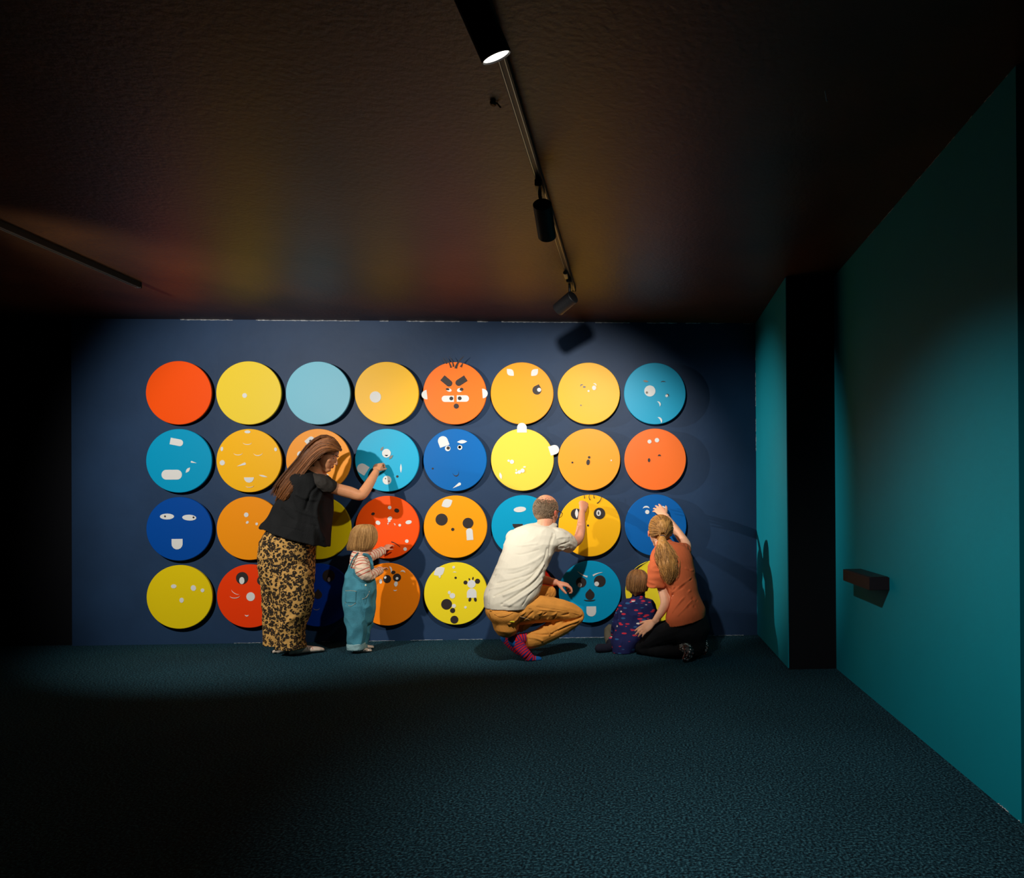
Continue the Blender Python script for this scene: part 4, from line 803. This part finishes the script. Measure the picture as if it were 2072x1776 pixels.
for a_, b_, k in ((f1, t1_, P(722, 1306, .45)), (f2, t2_, P(730, 1304, .385))):
    B = Blob(); a_ = V((a_.x, a_.y+.025, 0)); b_ = V((b_.x, b_.y+.02, 0)); foot(B, a_, b_, .052, .045, k, .022); so = B.build('sock', M_sock, .003, 2, kid, base); so['label'] = 'beige sock with grey toes and dots'
    d_ = (b_-a_); B2 = Blob(); B2.ell(b_-d_*.06+V((0, 0, .014)), d_.normalized()*.012, V((0, .020, 0)), V((0, 0, .0125)), 14); raw(B2, 'toe_cap', mk('grey_knit', (150, 152, 150), .9), so, base)
    for t_ in (.55, .72):
        q = hit(B.bvh, 716+32*t_+(4 if k == P(730, 1304, .385) else 0), 1315.5, .0); B3 = Blob(); B3.ell(q, V((.003, 0, 0)), V((0, .003, 0)), V((0, 0, .003)), 8); raw(B3, 'dot', M_blackp, so, base)
# bob hair
B = Blob(); HT.ell(B, (0, -.07, .12), (.365, .45, .405)); HT.ell(B, (0, -.12, -.12), (.36, .35, .37))
hb = B.build('hair', H_blond, .005, 4, kid, base); hb['label'] = 'straight blond bob'
g = []
for k in range(9):
    a = math.pi*(k/8); x = -math.cos(a)
    dep = .36+.101*math.sin(a)
    g.append([(742+6*x, 1060.5, .39), (738+17.5*x, 1064, .37+.080*math.sin(a)), (736+26.5*x, 1077, .36+.104*math.sin(a)), (735+27*x-(2 if x < 0 else 0), 1095, dep), (732+25*x-(5 if x < 0 else 2)*abs(x), 1107+2*math.sin(a), dep-.003), (731+21*x-(6 if x < 0 else 3)*abs(x), 1117-(5*x if x > 0 else 0), dep-.02)])
strands('hair_strands', g, 520, .0026, H_blond, hb, base, jit=.0028, K=12, seed=11, seg=4)

# ================================================================== crouching man
base = V((-.95, -.80, 0)); B = Blob()
HM = Head(P(1106.5, 1034, .47), (.52, .82, -.22), (.12, .22, .97), .235)
HM.build(B, male=True)
B.limb([(1104, 1050, .49, 15.5), (1100, 1066, .53, 15)], n=4)
B.sil([(1056, 1084, 1122, 1086, .56, .07), (1034, 1105, 1112, 1110, .58, .10), (1020, 1145, 1090, 1150, .66, .10), (1002, 1195, 1070, 1195, .76, .11), (1000, 1230, 1055, 1232, .80, .11)], flat=(0, 0))
B.limb([(1022, 1238, .83, 20), (1090, 1234, .71, 18), (1158, 1244, .57, 13), (1120, 1272, .67, 10), (1095, 1287, .73, 8), (1080, 1292, .76, 7)], n=5)
B.limb([(1050, 1225, .64, 22), (1090, 1208, .46, 16), (1110, 1200, .38, 12), (1080, 1240, .46, 12), (1035, 1278, .64, 9)], n=5)
B.limb([(1126, 1088, .56, 14), (1150, 1098, .47, 13), (1169, 1091, .37, 10.5), (1175, 1072, .32, 9.5), (1176.5, 1052, .25, 7.6), (1177.5, 1037, .19, 6.4)], n=5)
wr = P(1177.5, 1036, .185); hand(B, wr, P(1182, 1019, .14)-wr, (-.35, 1, .1), -1, L=.175, curls=(1.25, 1.35, 1.4, 1.4), spread=.03, thumb=(.9, .2, .5), tcurl=.7)
B.limb([(1044, 1092, .47, 14), (1062, 1135, .38, 12), (1078, 1166, .36, 11), (1100, 1173, .37, 9.5), (1124, 1178, .37, 7)], n=5)
wr = P(1125, 1178, .37); hand(B, wr, P(1142, 1182, .36)-wr, (.25, .2, -1), -1, L=.175, curls=(.55, .75, .85, .9), spread=.04, thumb=(.8, .45, .6), tcurl=.5)
man = B.build('person', M_skin2, .0042, 2, None, base, dents=HM.dents, tints=[(HM.p(q*.34, -.04, -.05), (.02, .02, .03), (226, 104, 76)) for q in (1, -1)]+[(HM.p(0, .40, -.275), (.02, .02, .010), (170, 88, 76))])
tag(man, 'balding man in a white T-shirt and mustard trousers squatting with one hand raised', 'person')
HM.face(man, base)
# short hair: a band round the sides and back, thin on the crown
B = Blob(); HM.ell(B, (0, -.115, -.01), (.345, .395, .27)); HM.ell(B, (0, -.20, -.15), (.25, .25, .20))
hb = B.build('hair', H_grey, .005, 3, man, base); hb['label'] = 'short greying brown hair round a bald crown'
fuzz('hair_strands', HM, 2600, .0014, H_grey, hb, base, lambda q: q[1] < .10+.25*q[2] and -.34 < q[2] < .30+(.04 if q[1] > -.2 else 0) and not (q[1] > -.12 and q[2] < -.02 and abs(q[0]) > .28), seed=5)
fuzz('hair_strands', HM, 260, .0011, H_grey, hb, base, lambda q: q[1] < .2 and .28 < q[2] < .46, seed=6)

# glasses
B = Blob(); B.tube([HM.p(.37, -.02, .03), HM.p(.36, .2, .03), HM.p(.30, .42, .02)], [.0022]*3, n=4); B.tube([HM.p(-.37, -.02, .03), HM.p(-.36, .2, .03), HM.p(-.30, .42, .02)], [.0022]*3, n=4)
for q in (1, -1):
    ring_ = [HM.p(q*.15+.12*math.cos(t), .45, -.01+.095*math.sin(t)) for t in np.linspace(0, math.tau, 25)]; B.tube(ring_, [.0022]*25, n=1, seg=6)
B.tube([HM.p(-.03, .46, .0), HM.p(.03, .46, .0)], [.002]*2, n=2)
o = raw(B, 'glasses', M_black, man, base); o['label'] = 'thin dark framed glasses'
# T-shirt
def man_shirt(folds=()):
    B = Blob()
    B.sil([(1081, 1058, 1123, 1068, .50, .08), (1062, 1062, 1131, 1070, .52, .115), (1040, 1071, 1138, 1080, .54, .14), (1026, 1088, 1138, 1096, .57, .15), (1018, 1110, 1122, 1117, .61, .155), (1007, 1140, 1108, 1146, .67, .16), (993, 1170, 1100, 1172, .72, .165), (982, 1196, 1092, 1198, .76, .175), (981, 1212, 1082, 1214, .78, .18), (982.5, 1226, 1072, 1229, .79, .18)], flat=(0, 1), pw=2.3)
    return B
B = man_shirt(); tmpo = B.build('tmp', M_shirtw, .006, 2, man, base); bv = B.bvh; bpy.data.objects.remove(tmpo)
FS = [([(1090, 1150), (1070, 1172), (1035, 1190), (1000, 1206)], -.010, .007), ([(1100, 1140), (1085, 1165), (1060, 1188), (1020, 1205)], .010, .009), ([(1098, 1158), (1078, 1180), (1050, 1200), (1015, 1222)], -.010, .007),
      ([(1096, 1172), (1078, 1192), (1050, 1212), (1030, 1225)], .009, .009), ([(1108, 1110), (1100, 1135), (1075, 1160), (1040, 1172), (1005, 1180)], -.008, .008), ([(1020, 1102), (1050, 1104), (1085, 1100)], .004, .008),
      ([(1015, 1118), (1050, 1122), (1090, 1112)], -.004, .007), ([(1006, 1150), (1040, 1150), (1075, 1138), (1100, 1122)], .006, .010), ([(1000, 1165), (1040, 1160), (1070, 1150)], -.005, .007), ([(1120, 1080), (1114, 1100), (1112, 1120)], -.010, .009), ([(988, 1222), (1030, 1228), (1070, 1226)], -.0035, .003), ([(992, 1192), (1020, 1186), (1050, 1172)], .006, .008), ([(1085, 1185), (1070, 1205), (1058, 1224)], -.007, .006), ([(1082, 1060), (1095, 1064), (1122, 1072)], .003, .004)]
B = man_shirt(); o = B.build('shirt', M_shirtw, .005, 2, man, base, fold=.0025, fscale=(9, 9, 14), seed=5, folds=[fl(bv, a, b, c) for a, b, c in FS]); o['label'] = 'off-white T-shirt, creased towards the waist'
B = Blob(); B.limb([(1112, 1090, .56, 25), (1130, 1092, .56, 24), (1144, 1096, .52, 20), (1154, 1103, .46, 16.5)], flat=(0, 1), n=5)
tmpo = B.build('tmp', M_shirtw, .006, 1, man, base); bv = B.bvh; bpy.data.objects.remove(tmpo)
B.build('sleeve', M_shirtw, .0045, 2, man, base, fold=.002, fscale=(20, 20, 20), folds=[fl(bv, a, b, c) for a, b, c in (([(1115, 1108), (1135, 1102), (1152, 1096)], -.007, .006), ([(1115, 1095), (1132, 1088), (1150, 1086)], .005, .007), ([(1122, 1116), (1138, 1112), (1150, 1108)], .006, .006), ([(1125, 1075), (1138, 1078), (1150, 1080)], -.004, .006))])
B = Blob(); B.limb([(1040, 1088, .50, 17), (1046, 1105, .44, 16), (1052, 1120, .40, 15)], flat=(0, 1)); B.build('sleeve', M_shirtw, .006, 2, man, base)
# trousers
def man_tr():
    B = Blob()
    B.sil([(990, 1218, 1062, 1220, .79, .14), (984, 1229, 1064, 1233, .80, .168), (987, 1242, 1060, 1248, .81, .17), (998, 1256, 1050, 1260, .82, .14)], flat=(1, 0))
    B.limb([(1018, 1240, .86, 25), (1050, 1236, .82, 28), (1085, 1232, .74, 28), (1120, 1234, .66, 25), (1150, 1240, .59, 22), (1163, 1245, .57, 19)], n=5)
    B.limb([(1163, 1247, .57, 19), (1140, 1262, .61, 20.5), (1115, 1276, .67, 20), (1092, 1289, .73, 18), (1074, 1295, .77, 17), (1063, 1297, .79, 15)], flat=(0, 1), n=5)
    B.limb([(1048, 1230, .66, 25), (1075, 1212, .54, 22), (1098, 1202, .44, 18), (1110, 1199, .40, 15)], n=5)
    B.limb([(1110, 1201, .40, 15), (1090, 1230, .45, 16), (1062, 1256, .55, 16), (1046, 1268, .62, 14)], flat=(0, 1), n=5)
    return B
B = man_tr(); tmpo = B.build('tmp', M_tan, .006, 2, man, base); bv = B.bvh; bpy.data.objects.remove(tmpo)
FS = [([(1062, 1238), (1046, 1252), (1030, 1262)], .008, .006), ([(1078, 1238), (1062, 1252), (1045, 1264)], -.010, .006), ([(1095, 1239), (1078, 1250), (1060, 1264)], .008, .006), ([(1105, 1240), (1092, 1252), (1075, 1262)], -.009, .005), ([(1125, 1240), (1108, 1252), (1090, 1262)], .007, .006), ([(1150, 1242), (1120, 1250), (1095, 1262)], -.010, .006),
      ([(1178, 1248), (1150, 1258), (1120, 1262), (1085, 1272), (1050, 1280)], -.016, .009), ([(1170, 1255), (1150, 1262), (1130, 1272)], .008, .006), ([(1165, 1262), (1145, 1268), (1120, 1280)], -.008, .005), ([(1100, 1268), (1110, 1278), (1112, 1284)], .008, .006), ([(1096, 1270), (1080, 1276), (1065, 1282)], -.010, .007), ([(1120, 1282), (1100, 1284), (1076, 1282)], -.009, .006), ([(1070, 1290), (1085, 1292), (1097, 1296)], .008, .006),
      ([(1005, 1243), (1030, 1238), (1050, 1228)], -.004, .005), ([(1086, 1228), (1120, 1233), (1150, 1238)], -.004, .004), ([(1115, 1190), (1108, 1204), (1104, 1210)], -.006, .005), ([(1122, 1192), (1115, 1206)], .004, .005)]
B = man_tr(); tr = B.build('trousers', M_tan, .005, 2, man, base, fold=.002, fscale=(12, 12, 12), folds=[fl(bv, a, b, c) for a, b, c in FS]); tr['label'] = 'mustard brown chino trousers'; bv = B.bvh
on_tube('pocket_seam', bv, [(1001, 1243), (1012, 1248), (1030, 1244), (1052, 1232)], .0016, M_tand, tr, base, off=.001)
on_tube('back_seam', bv, [(983, 1230), (990, 1242), (997, 1256)], .0016, M_tand, tr, base, off=.001)
on_tube('side_seam', bv, [(1070, 1231), (1100, 1235), (1150, 1239), (1172, 1244)], .0014, M_tand, tr, base, off=.001)
on_tube('side_seam', bv, [(1052, 1247), (1068, 1252), (1084, 1259)], .0014, M_stitch, tr, base, off=.001)
patch('belt_loop', bv, [(991, 1227), (995, 1227), (996, 1237), (992, 1237)], M_tan, tr, base, 3, 4, off=.003, th=.002)
B = Blob(); B.tube([P(1024, 1267, .92), P(1027, 1259.5, .95), P(1033, 1257.5, .96), P(1040, 1258, .95)], [(.006, .004)]*4, ref=(0, 0, 1), n=5); o = raw(B, 'strap_end', mk('lemon_webbing', (232, 214, 40), .7), man, base); o['label'] = 'small lemon yellow strap below the seat'
# socks
fp = Pz(1070, 1340, 0); dd = -fp.y-.035
def msock(dx, dy, D0, name_l):
    L_ = [(1068+dx, 1289+dy, D0-.02, 10), (1056+dx, 1292+dy, D0-.01, 11.5), (1047+dx, 1297+dy, D0, 13), (1053+dx, 1310+dy, D0+.01, 12.5), (1063+dx, 1322+dy, D0+.02, 11.5), (1074+dx, 1332+dy, D0+.02, 9), (1088+dx, 1334+dy, D0, 5.5)]
    if dx: L_ = [(1040, 1276, D0, 7.5), (1033, 1283, D0, 8.5), (1025, 1291, D0, 9.5), (1034, 1303, D0+.01, 10), (1046, 1313, D0+.02, 9.5), (1056, 1320, D0+.02, 8), (1068, 1322, D0, 5.5)]
    B = Blob(); B.limb([(a, b, c, (r, r*.9)) for a, b, c, r in L_], flat=(1, 0), ref=(.6, 0, -.6), n=5)
    so = B.build('sock', M_strs, .0035, 2, man, base, stripe=[P(*a[:3]) for a in L_], floor=.004); so['label'] = name_l
    B2 = Blob(); hx, hy = (1039.5, 1298) if not dx else (1021, 1292); p = P(hx, hy, D0+.002); kk = 1.0 if not dx else .75; B2.ell(p, V((.026, 0, .020))*kk, V((0, .046, 0))*kk, V((-.030, 0, .040))*kk, 18)
    h = B2.build('heel_patch', M_heel, .004, 2, so, base); h['label'] = 'royal blue heel'
    B2 = Blob(); ex, ey = (0, 0) if not dx else (-20, -12); B2.tube([P(1083+ex, 1333.6+ey, D0+.005), P(1090+ex, 1334+ey, D0)], [(.0235, .026), (.0215, .023)], ref=(0, 0, 1), n=3); h = B2.build('toe_patch', M_heel, .004, 2, so, base, floor=.003); h['label'] = 'royal blue toe'
msock(0, 0, .80, 'red and navy striped sock'); msock(-14, -6, .60, 'red and navy striped sock')
o = Blob(); q = P(1156, 1195, .345); o.tube([q+V((-.012, 0, .012)), q+V((.008, 0, -.008))], [(.006, .002)]*2, n=2); oo = raw(o, 'leaf_magnet', M_white, None, q); oo.location = q; tag(oo, 'small white magnet held in the crouching man\'s lowered fingers', 'magnet')

# ================================================================== kneeling woman
base = V((.2, -.75, 0)); B = Blob()
HK = Head(P(1334, 1074, .53), (-.30, .92, .10), (.0, -.08, 1), .232)
HK.build(B)
B.limb([(1336, 1090, .55, 13), (1345, 1112, .59, 15)], n=4)
B.sil([(1328, 1130, 1376, 1120, .61, .06), (1330, 1150, 1390, 1140, .63, .09), (1350, 1200, 1402, 1192, .68, .10), (1362, 1245, 1410, 1232, .74, .09), (1368, 1275, 1415, 1265, .78, .10)], flat=(0, 0))
B.limb([(1380, 1270, .82, 19), (1345, 1284, .76, 16), (1302, 1309, .68, 9), (1330, 1317, .76, 7), (1365, 1317, .86, 7), (1390, 1312, .92, 6)], n=5)
B.limb([(1402, 1266, .64, 19), (1360, 1286, .54, 16), (1325, 1302, .48, 10), (1370, 1308, .62, 8), (1413, 1301, .77, 7)], n=5)
B.limb([(1368, 1118, .58, 13), (1383, 1116, .48, 11.5), (1389, 1104, .40, 10), (1376, 1084, .34, 9.5), (1360, 1062, .28, 8), (1347, 1044, .22, 6)], n=5)
wr = P(1346, 1042, .215); hand(B, wr, P(1330, 1028, .14)-wr, (-.2, 1, -.1), -1, L=.175, curls=(.2, .22, .25, .3), spread=.12, thumb=(.75, .6, .2))
B.limb([(1328, 1140, .64, 12), (1334, 1170, .67, 10.5), (1341, 1195, .70, 9.8), (1346, 1220, .74, 10), (1338, 1238, .75, 8.8), (1325, 1256, .76, 6.2)], n=5)
wr = P(1324.5, 1257, .76); hand(B, wr, P(1309, 1268, .76)-wr, (.2, .9, -.7), -1, L=.175, curls=(.12, .15, .2, .25), spread=.07, thumb=(.8, .55, .1))
kw = B.build('person', M_skin3, .0042, 2, None, base, dents=HK.dents, tints=[(HK.p(q*.34, -.04, -.05), (.02, .02, .03), (232, 118, 90)) for q in (1, -1)]+[(HK.p(0, .40, -.275), (.02, .02, .010), (180, 88, 78))])
tag(kw, 'kneeling woman with golden brown ponytail and rust T-shirt reaching to the blue disc', 'person')
HK.face(kw, base)
B = Blob()
B.sil([(1328, 1102, 1360, 1094, .57, .075), (1318, 1118, 1379, 1100, .595, .105), (1315, 1136, 1396, 1116, .62, .125), (1324, 1158, 1404, 1142, .64, .13), (1340, 1182, 1408, 1168, .66, .13), (1353, 1206, 1413, 1196, .69, .13), (1351, 1230, 1420, 1215, .73, .14), (1347, 1250, 1427, 1230, .76, .165), (1349, 1266, 1427, 1244, .77, .175)], flat=(0, 1), pw=2.2)
B2 = B; tmpo = B.build('tmp', M_rust, .006, 2, kw, base); bv = B.bvh; bpy.data.objects.remove(tmpo)
FS = [([(1408, 1160), (1398, 1172), (1380, 1188), (1360, 1205)], -.008, .006), ([(1411, 1180), (1396, 1195), (1378, 1215), (1362, 1238)], .008, .007), ([(1413, 1192), (1402, 1210), (1392, 1228)], -.009, .006), ([(1416, 1200), (1410, 1215), (1404, 1228)], -.008, .005), ([(1398, 1170), (1380, 1182), (1362, 1198)], .006, .006), ([(1388, 1150), (1400, 1154), (1406, 1150)], .006, .007), ([(1366, 1190), (1358, 1210), (1352, 1230)], -.007, .007), ([(1350, 1258), (1385, 1252), (1424, 1236)], -.003, .003), ([(1400, 1215), (1385, 1232), (1372, 1246)], .006, .006)]
o = B.build('shirt', M_rust, .005, 2, kw, base, fold=.002, fscale=(10, 10, 12), folds=[fl(bv, a, b, c) for a, b, c in FS]); o['label'] = 'rust orange T-shirt'
B = Blob(); B.sil([(1318, 1128, 1345, 1122, .63, .06), (1312, 1143, 1350, 1146, .65, .085), (1310, 1165, 1350, 1166, .67, .085), (1309, 1187, 1348, 1188, .68, .078)], flat=(0, 1)); B.build('sleeve', M_rust, .005, 2, kw, base, fold=.004, fscale=(10, 10, 24))
B = Blob(); B.limb([(1364, 1115, .60, 16), (1376, 1115, .54, 17), (1386, 1113, .47, 14.5)], flat=(0, 1)); B.build('sleeve', M_rust, .005, 2, kw, base, fold=.003, fscale=(20, 20, 20))
B = Blob()
B.sil([(1360, 1244, 1416, 1228, .76, .11), (1354, 1266, 1430, 1246, .77, .145), (1356, 1285, 1436, 1270, .79, .16), (1370, 1302, 1430, 1290, .80, .13)], flat=(1, 0))
B.limb([(1382, 1272, .83, 28), (1345, 1284, .76, 23), (1315, 1300, .70, 18), (1298, 1309, .67, 13)], n=5)
B.limb([(1298, 1312, .67, 12), (1330, 1318, .76, 12), (1365, 1318, .86, 12), (1384, 1313, .91, 10)], flat=(0, 1), n=5)
B.limb([(1405, 1268, .63, 27), (1360, 1286, .54, 22), (1322, 1303, .47, 14)], n=5); B.limb([(1322, 1303, .47, 13), (1370, 1309, .62, 13), (1410, 1302, .76, 11)], flat=(0, 1), n=5)
o = B.build('trousers', M_blk2, .006, 3, kw, base, fold=.003, fscale=(12, 12, 12)); o['label'] = 'black trousers'; bv = B.bvh
on_tube('pocket_seam', bv, [(1346, 1262), (1344, 1270), (1352, 1272)], .0016, M_black, o, base)
for L_ in ([(1382, 1310, .92, 9), (1390, 1312, .95, 11), (1394, 1322, .97, 10), (1387, 1332, .97, 7)], [(1408, 1300, .78, 9), (1416, 1298, .82, 11), (1424, 1306, .85, 11), (1424, 1318, .84, 8)]):
    B = Blob(); B.limb(L_, n=5); q = B.build('sock', M_seq, .004, 2, kw, base); q['label'] = 'black sock glittering with sequins'
    on_tube('trim', B.bvh, [(L_[1][0]-6, L_[1][1]-1), (L_[2][0]-8, L_[2][1]), (L_[3][0]-5, L_[3][1]+1)], .0022, mk('rust_trim', (120, 48, 36), .7), q, base)
# hair
B = Blob(); HK.ell(B, (0, -.11, .13), (.365, .44, .405)); HK.ell(B, (0, -.30, -.02), (.26, .22, .30))
B.limb([(1340, 1088, .66, 6), (1341, 1100, .69, 11), (1346, 1120, .715, 16), (1351, 1142, .735, 19), (1355, 1162, .755, 14), (1354, 1176, .765, 7)], n=5)
hb = B.build('hair', H_gold, .005, 3, kw, base, fold=.003, fscale=(40, 40, 12)); hb['label'] = 'golden brown hair tied in a long wavy ponytail'
tie = tuple(P(1340.5, 1086, .665)); g = []
for k in range(15):
    a = math.radians(-38+256*k/14); x, z = math.cos(a), math.sin(a)
    def hq(rad, y): return tuple(HK.p(x*.37*rad, y, .10+z*.42*rad))
    g.append([hq(.97, .02), hq(1.03, -.14), tuple(V(hq(.92, -.34))), tuple(V(hq(.55, -.47)).lerp(V(tie), .18)), tuple(V(tie)+V((x*.012, 0, z*.01)))])
strands('hair_strands', g, 480, .0025, H_gold, hb, base, jit=.0025, seg=4, K=13, seed=31, taper=.7)
g = [[(1340, 1086, .67), (1331, 1102, .69), (1327, 1122, .71), (1333, 1142, .73), (1340, 1160, .74), (1346, 1172, .75)], [(1340, 1086, .68), (1337, 1102, .725), (1336, 1122, .765), (1341, 1144, .78), (1348, 1164, .79), (1350, 1180, .79)],
     [(1341, 1086, .68), (1345, 1102, .735), (1349, 1122, .775), (1353, 1144, .795), (1354, 1165, .80), (1354, 1181, .80)], [(1342, 1086, .67), (1352, 1102, .71), (1362, 1122, .75), (1367, 1144, .77), (1363, 1163, .79), (1358, 1180, .79)], [(1342, 1086, .67), (1356, 1104, .69), (1370, 1124, .715), (1377, 1144, .74), (1372, 1160, .76), (1362, 1172, .77)]]
strands('hair_strands', g, 420, .0026, H_gold, hb, base, jit=.008, K=25, seed=33, wave=.007, wl=15, seg=4)
B = Blob(); B.tube([V(tie)+V((math.cos(t)*.016, -.004, math.sin(t)*.012)) for t in np.linspace(0, math.tau, 13)], [.004]*13, n=1, seg=8); o = raw(B, 'hair_tie', mk('dark_blue_elastic', (34, 34, 60), .7), hb, base)

# ================================================================== seated child
base = V((-.05, -.52, 0)); B = Blob()
HC = Head(P(1290, 1181, .47), (.12, .95, -.25), (.08, .1, 1), .195)
HC.build(B, child=True)
B.limb([(1292, 1198, .48, 10), (1292, 1214, .49, 10)], n=3)
B.sil([(1272, 1226, 1310, 1226, .50, .05), (1262, 1255, 1306, 1252, .50, .065), (1248, 1295, 1298, 1292, .52, .09)], flat=(0, 0))
B.limb([(1262, 1300, .50, 11), (1247, 1290, .42, 9), (1234, 1276, .36, 8), (1233, 1292, .40, 7), (1234, 1306, .45, 6)], n=5)
B.limb([(1285, 1300, .50, 11), (1280, 1296, .36, 9), (1275, 1285, .26, 8), (1274, 1296, .22, 7)], n=5)
B.limb([(1264, 1226, .48, 9), (1254, 1255, .44, 8), (1250, 1275, .36, 7), (1252, 1285, .30, 5)], n=5); wr = P(1252, 1286, .29); hand(B, wr, (0, 1, -.3), (0, -.2, -1), 1, L=.10)
B.limb([(1312, 1228, .48, 8), (1320, 1255, .41, 7), (1318, 1272, .32, 6)], n=5); wr = P(1317, 1273, .31); hand(B, wr, (-.3, 1, -.2), (0, -.2, -1), -1, L=.10)
ck = B.build('person', M_skin3, .0035, 2, None, base, dents=HC.dents, tints=[(HC.p(0, .40, -.275), (.012, .012, .008), (190, 96, 84))])
tag(ck, 'small child with brown bowl haircut in a navy patterned dress, sitting on the carpet', 'person')
HC.face(ck, base, (70, 60, 50))
B = Blob()
B.sil([(1278, 1208, 1306, 1209, .49, .055), (1262, 1216, 1320, 1215, .50, .085), (1254, 1232, 1326, 1230, .50, .10), (1248, 1255, 1326, 1250, .51, .105), (1243, 1280, 1316, 1272, .53, .11), (1237, 1300, 1298, 1292, .55, .12), (1240, 1319, 1284, 1318, .57, .10)], flat=(0, 1))
B.sil([(1232, 1296, 1262, 1300, .46, .05), (1232, 1305, 1270, 1316, .50, .06)], flat=(0, 0))
o = B.build('dress', M_drs, .0045, 2, ck, base, fold=.006, fscale=(16, 16, 9), seed=8, folds=[([list(P(1266, 1262, .62)), list(P(1262, 1290, .66)), list(P(1258, 1312, .68))], -.014, .010)]); o['label'] = 'navy dress with a red, white and blue fleck print'
B = Blob(); B.limb([(1264, 1226, .50, 12), (1256, 1248, .49, 13), (1250, 1268, .46, 12.5), (1248, 1284, .42, 11), (1250, 1291, .38, 9)], flat=(0, 1), n=5); B.build('sleeve', M_drs, .0045, 2, ck, base, fold=.004, fscale=(20, 20, 20))
B = Blob(); B.limb([(1314, 1226, .50, 12), (1321, 1246, .46, 12), (1320, 1264, .38, 10)], flat=(0, 1), n=5); B.build('sleeve', M_drs, .0045, 2, ck, base, fold=.004, fscale=(20, 20, 20))
B = Blob(); B.limb([(1262, 1300, .50, 12), (1247, 1284, .42, 11), (1233.5, 1272, .37, 9.5), (1231.5, 1288, .41, 8.5), (1234, 1301, .45, 8)], flat=(0, 1), n=5); B.limb([(1285, 1300, .50, 12), (1280, 1294, .36, 10), (1275, 1284, .26, 9), (1274, 1296, .22, 8)], flat=(0, 1), n=5)
o = B.build('leggings', M_olive, .0045, 2, ck, base, fold=.002, fscale=(20, 20, 20)); o['label'] = 'grey olive leggings'
B = Blob(); B.limb([(1234, 1300, .47, 7.5), (1238, 1308, .53, 9), (1226, 1311.5, .57, 9.5), (1213, 1311.5, .59, 9.5)], n=5); o = B.build('sock', mk('dark_navy_knit', (22, 24, 38), .9, .2, .3, 180), .004, 2, ck, base); o['label'] = 'dark navy thick sock'
B = Blob(); HC.ell(B, (0, -.09, .13), (.38, .43, .40)); HC.ell(B, (0, -.22, -.10), (.33, .29, .34)); B.tube([HC.p(0, -.36, -.2), HC.p(0, -.34, -.42)], [.035, .012], n=3)
hb = B.build('hair', H_brown, .005, 4, ck, base); hb['label'] = 'light brown bowl haircut'
g = []
for k in range(13):
    a = math.pi*(-.22+1.44*k/12); x, y = math.cos(a), math.sin(a); lo = -.34-.14*max(0, y)
    def hr(rad, z): return tuple(HC.p(x*.41*rad, -.08-y*.47*rad, z))
    g.append([hr(.10, .55), hr(.55, .50), hr(.90, .33), hr(1.03, .10), hr(1.0, -.12), hr(.86, lo)])
strands('hair_strands', g, 520, .0026, H_brown, hb, base, jit=.003, K=12, seed=41, seg=4)
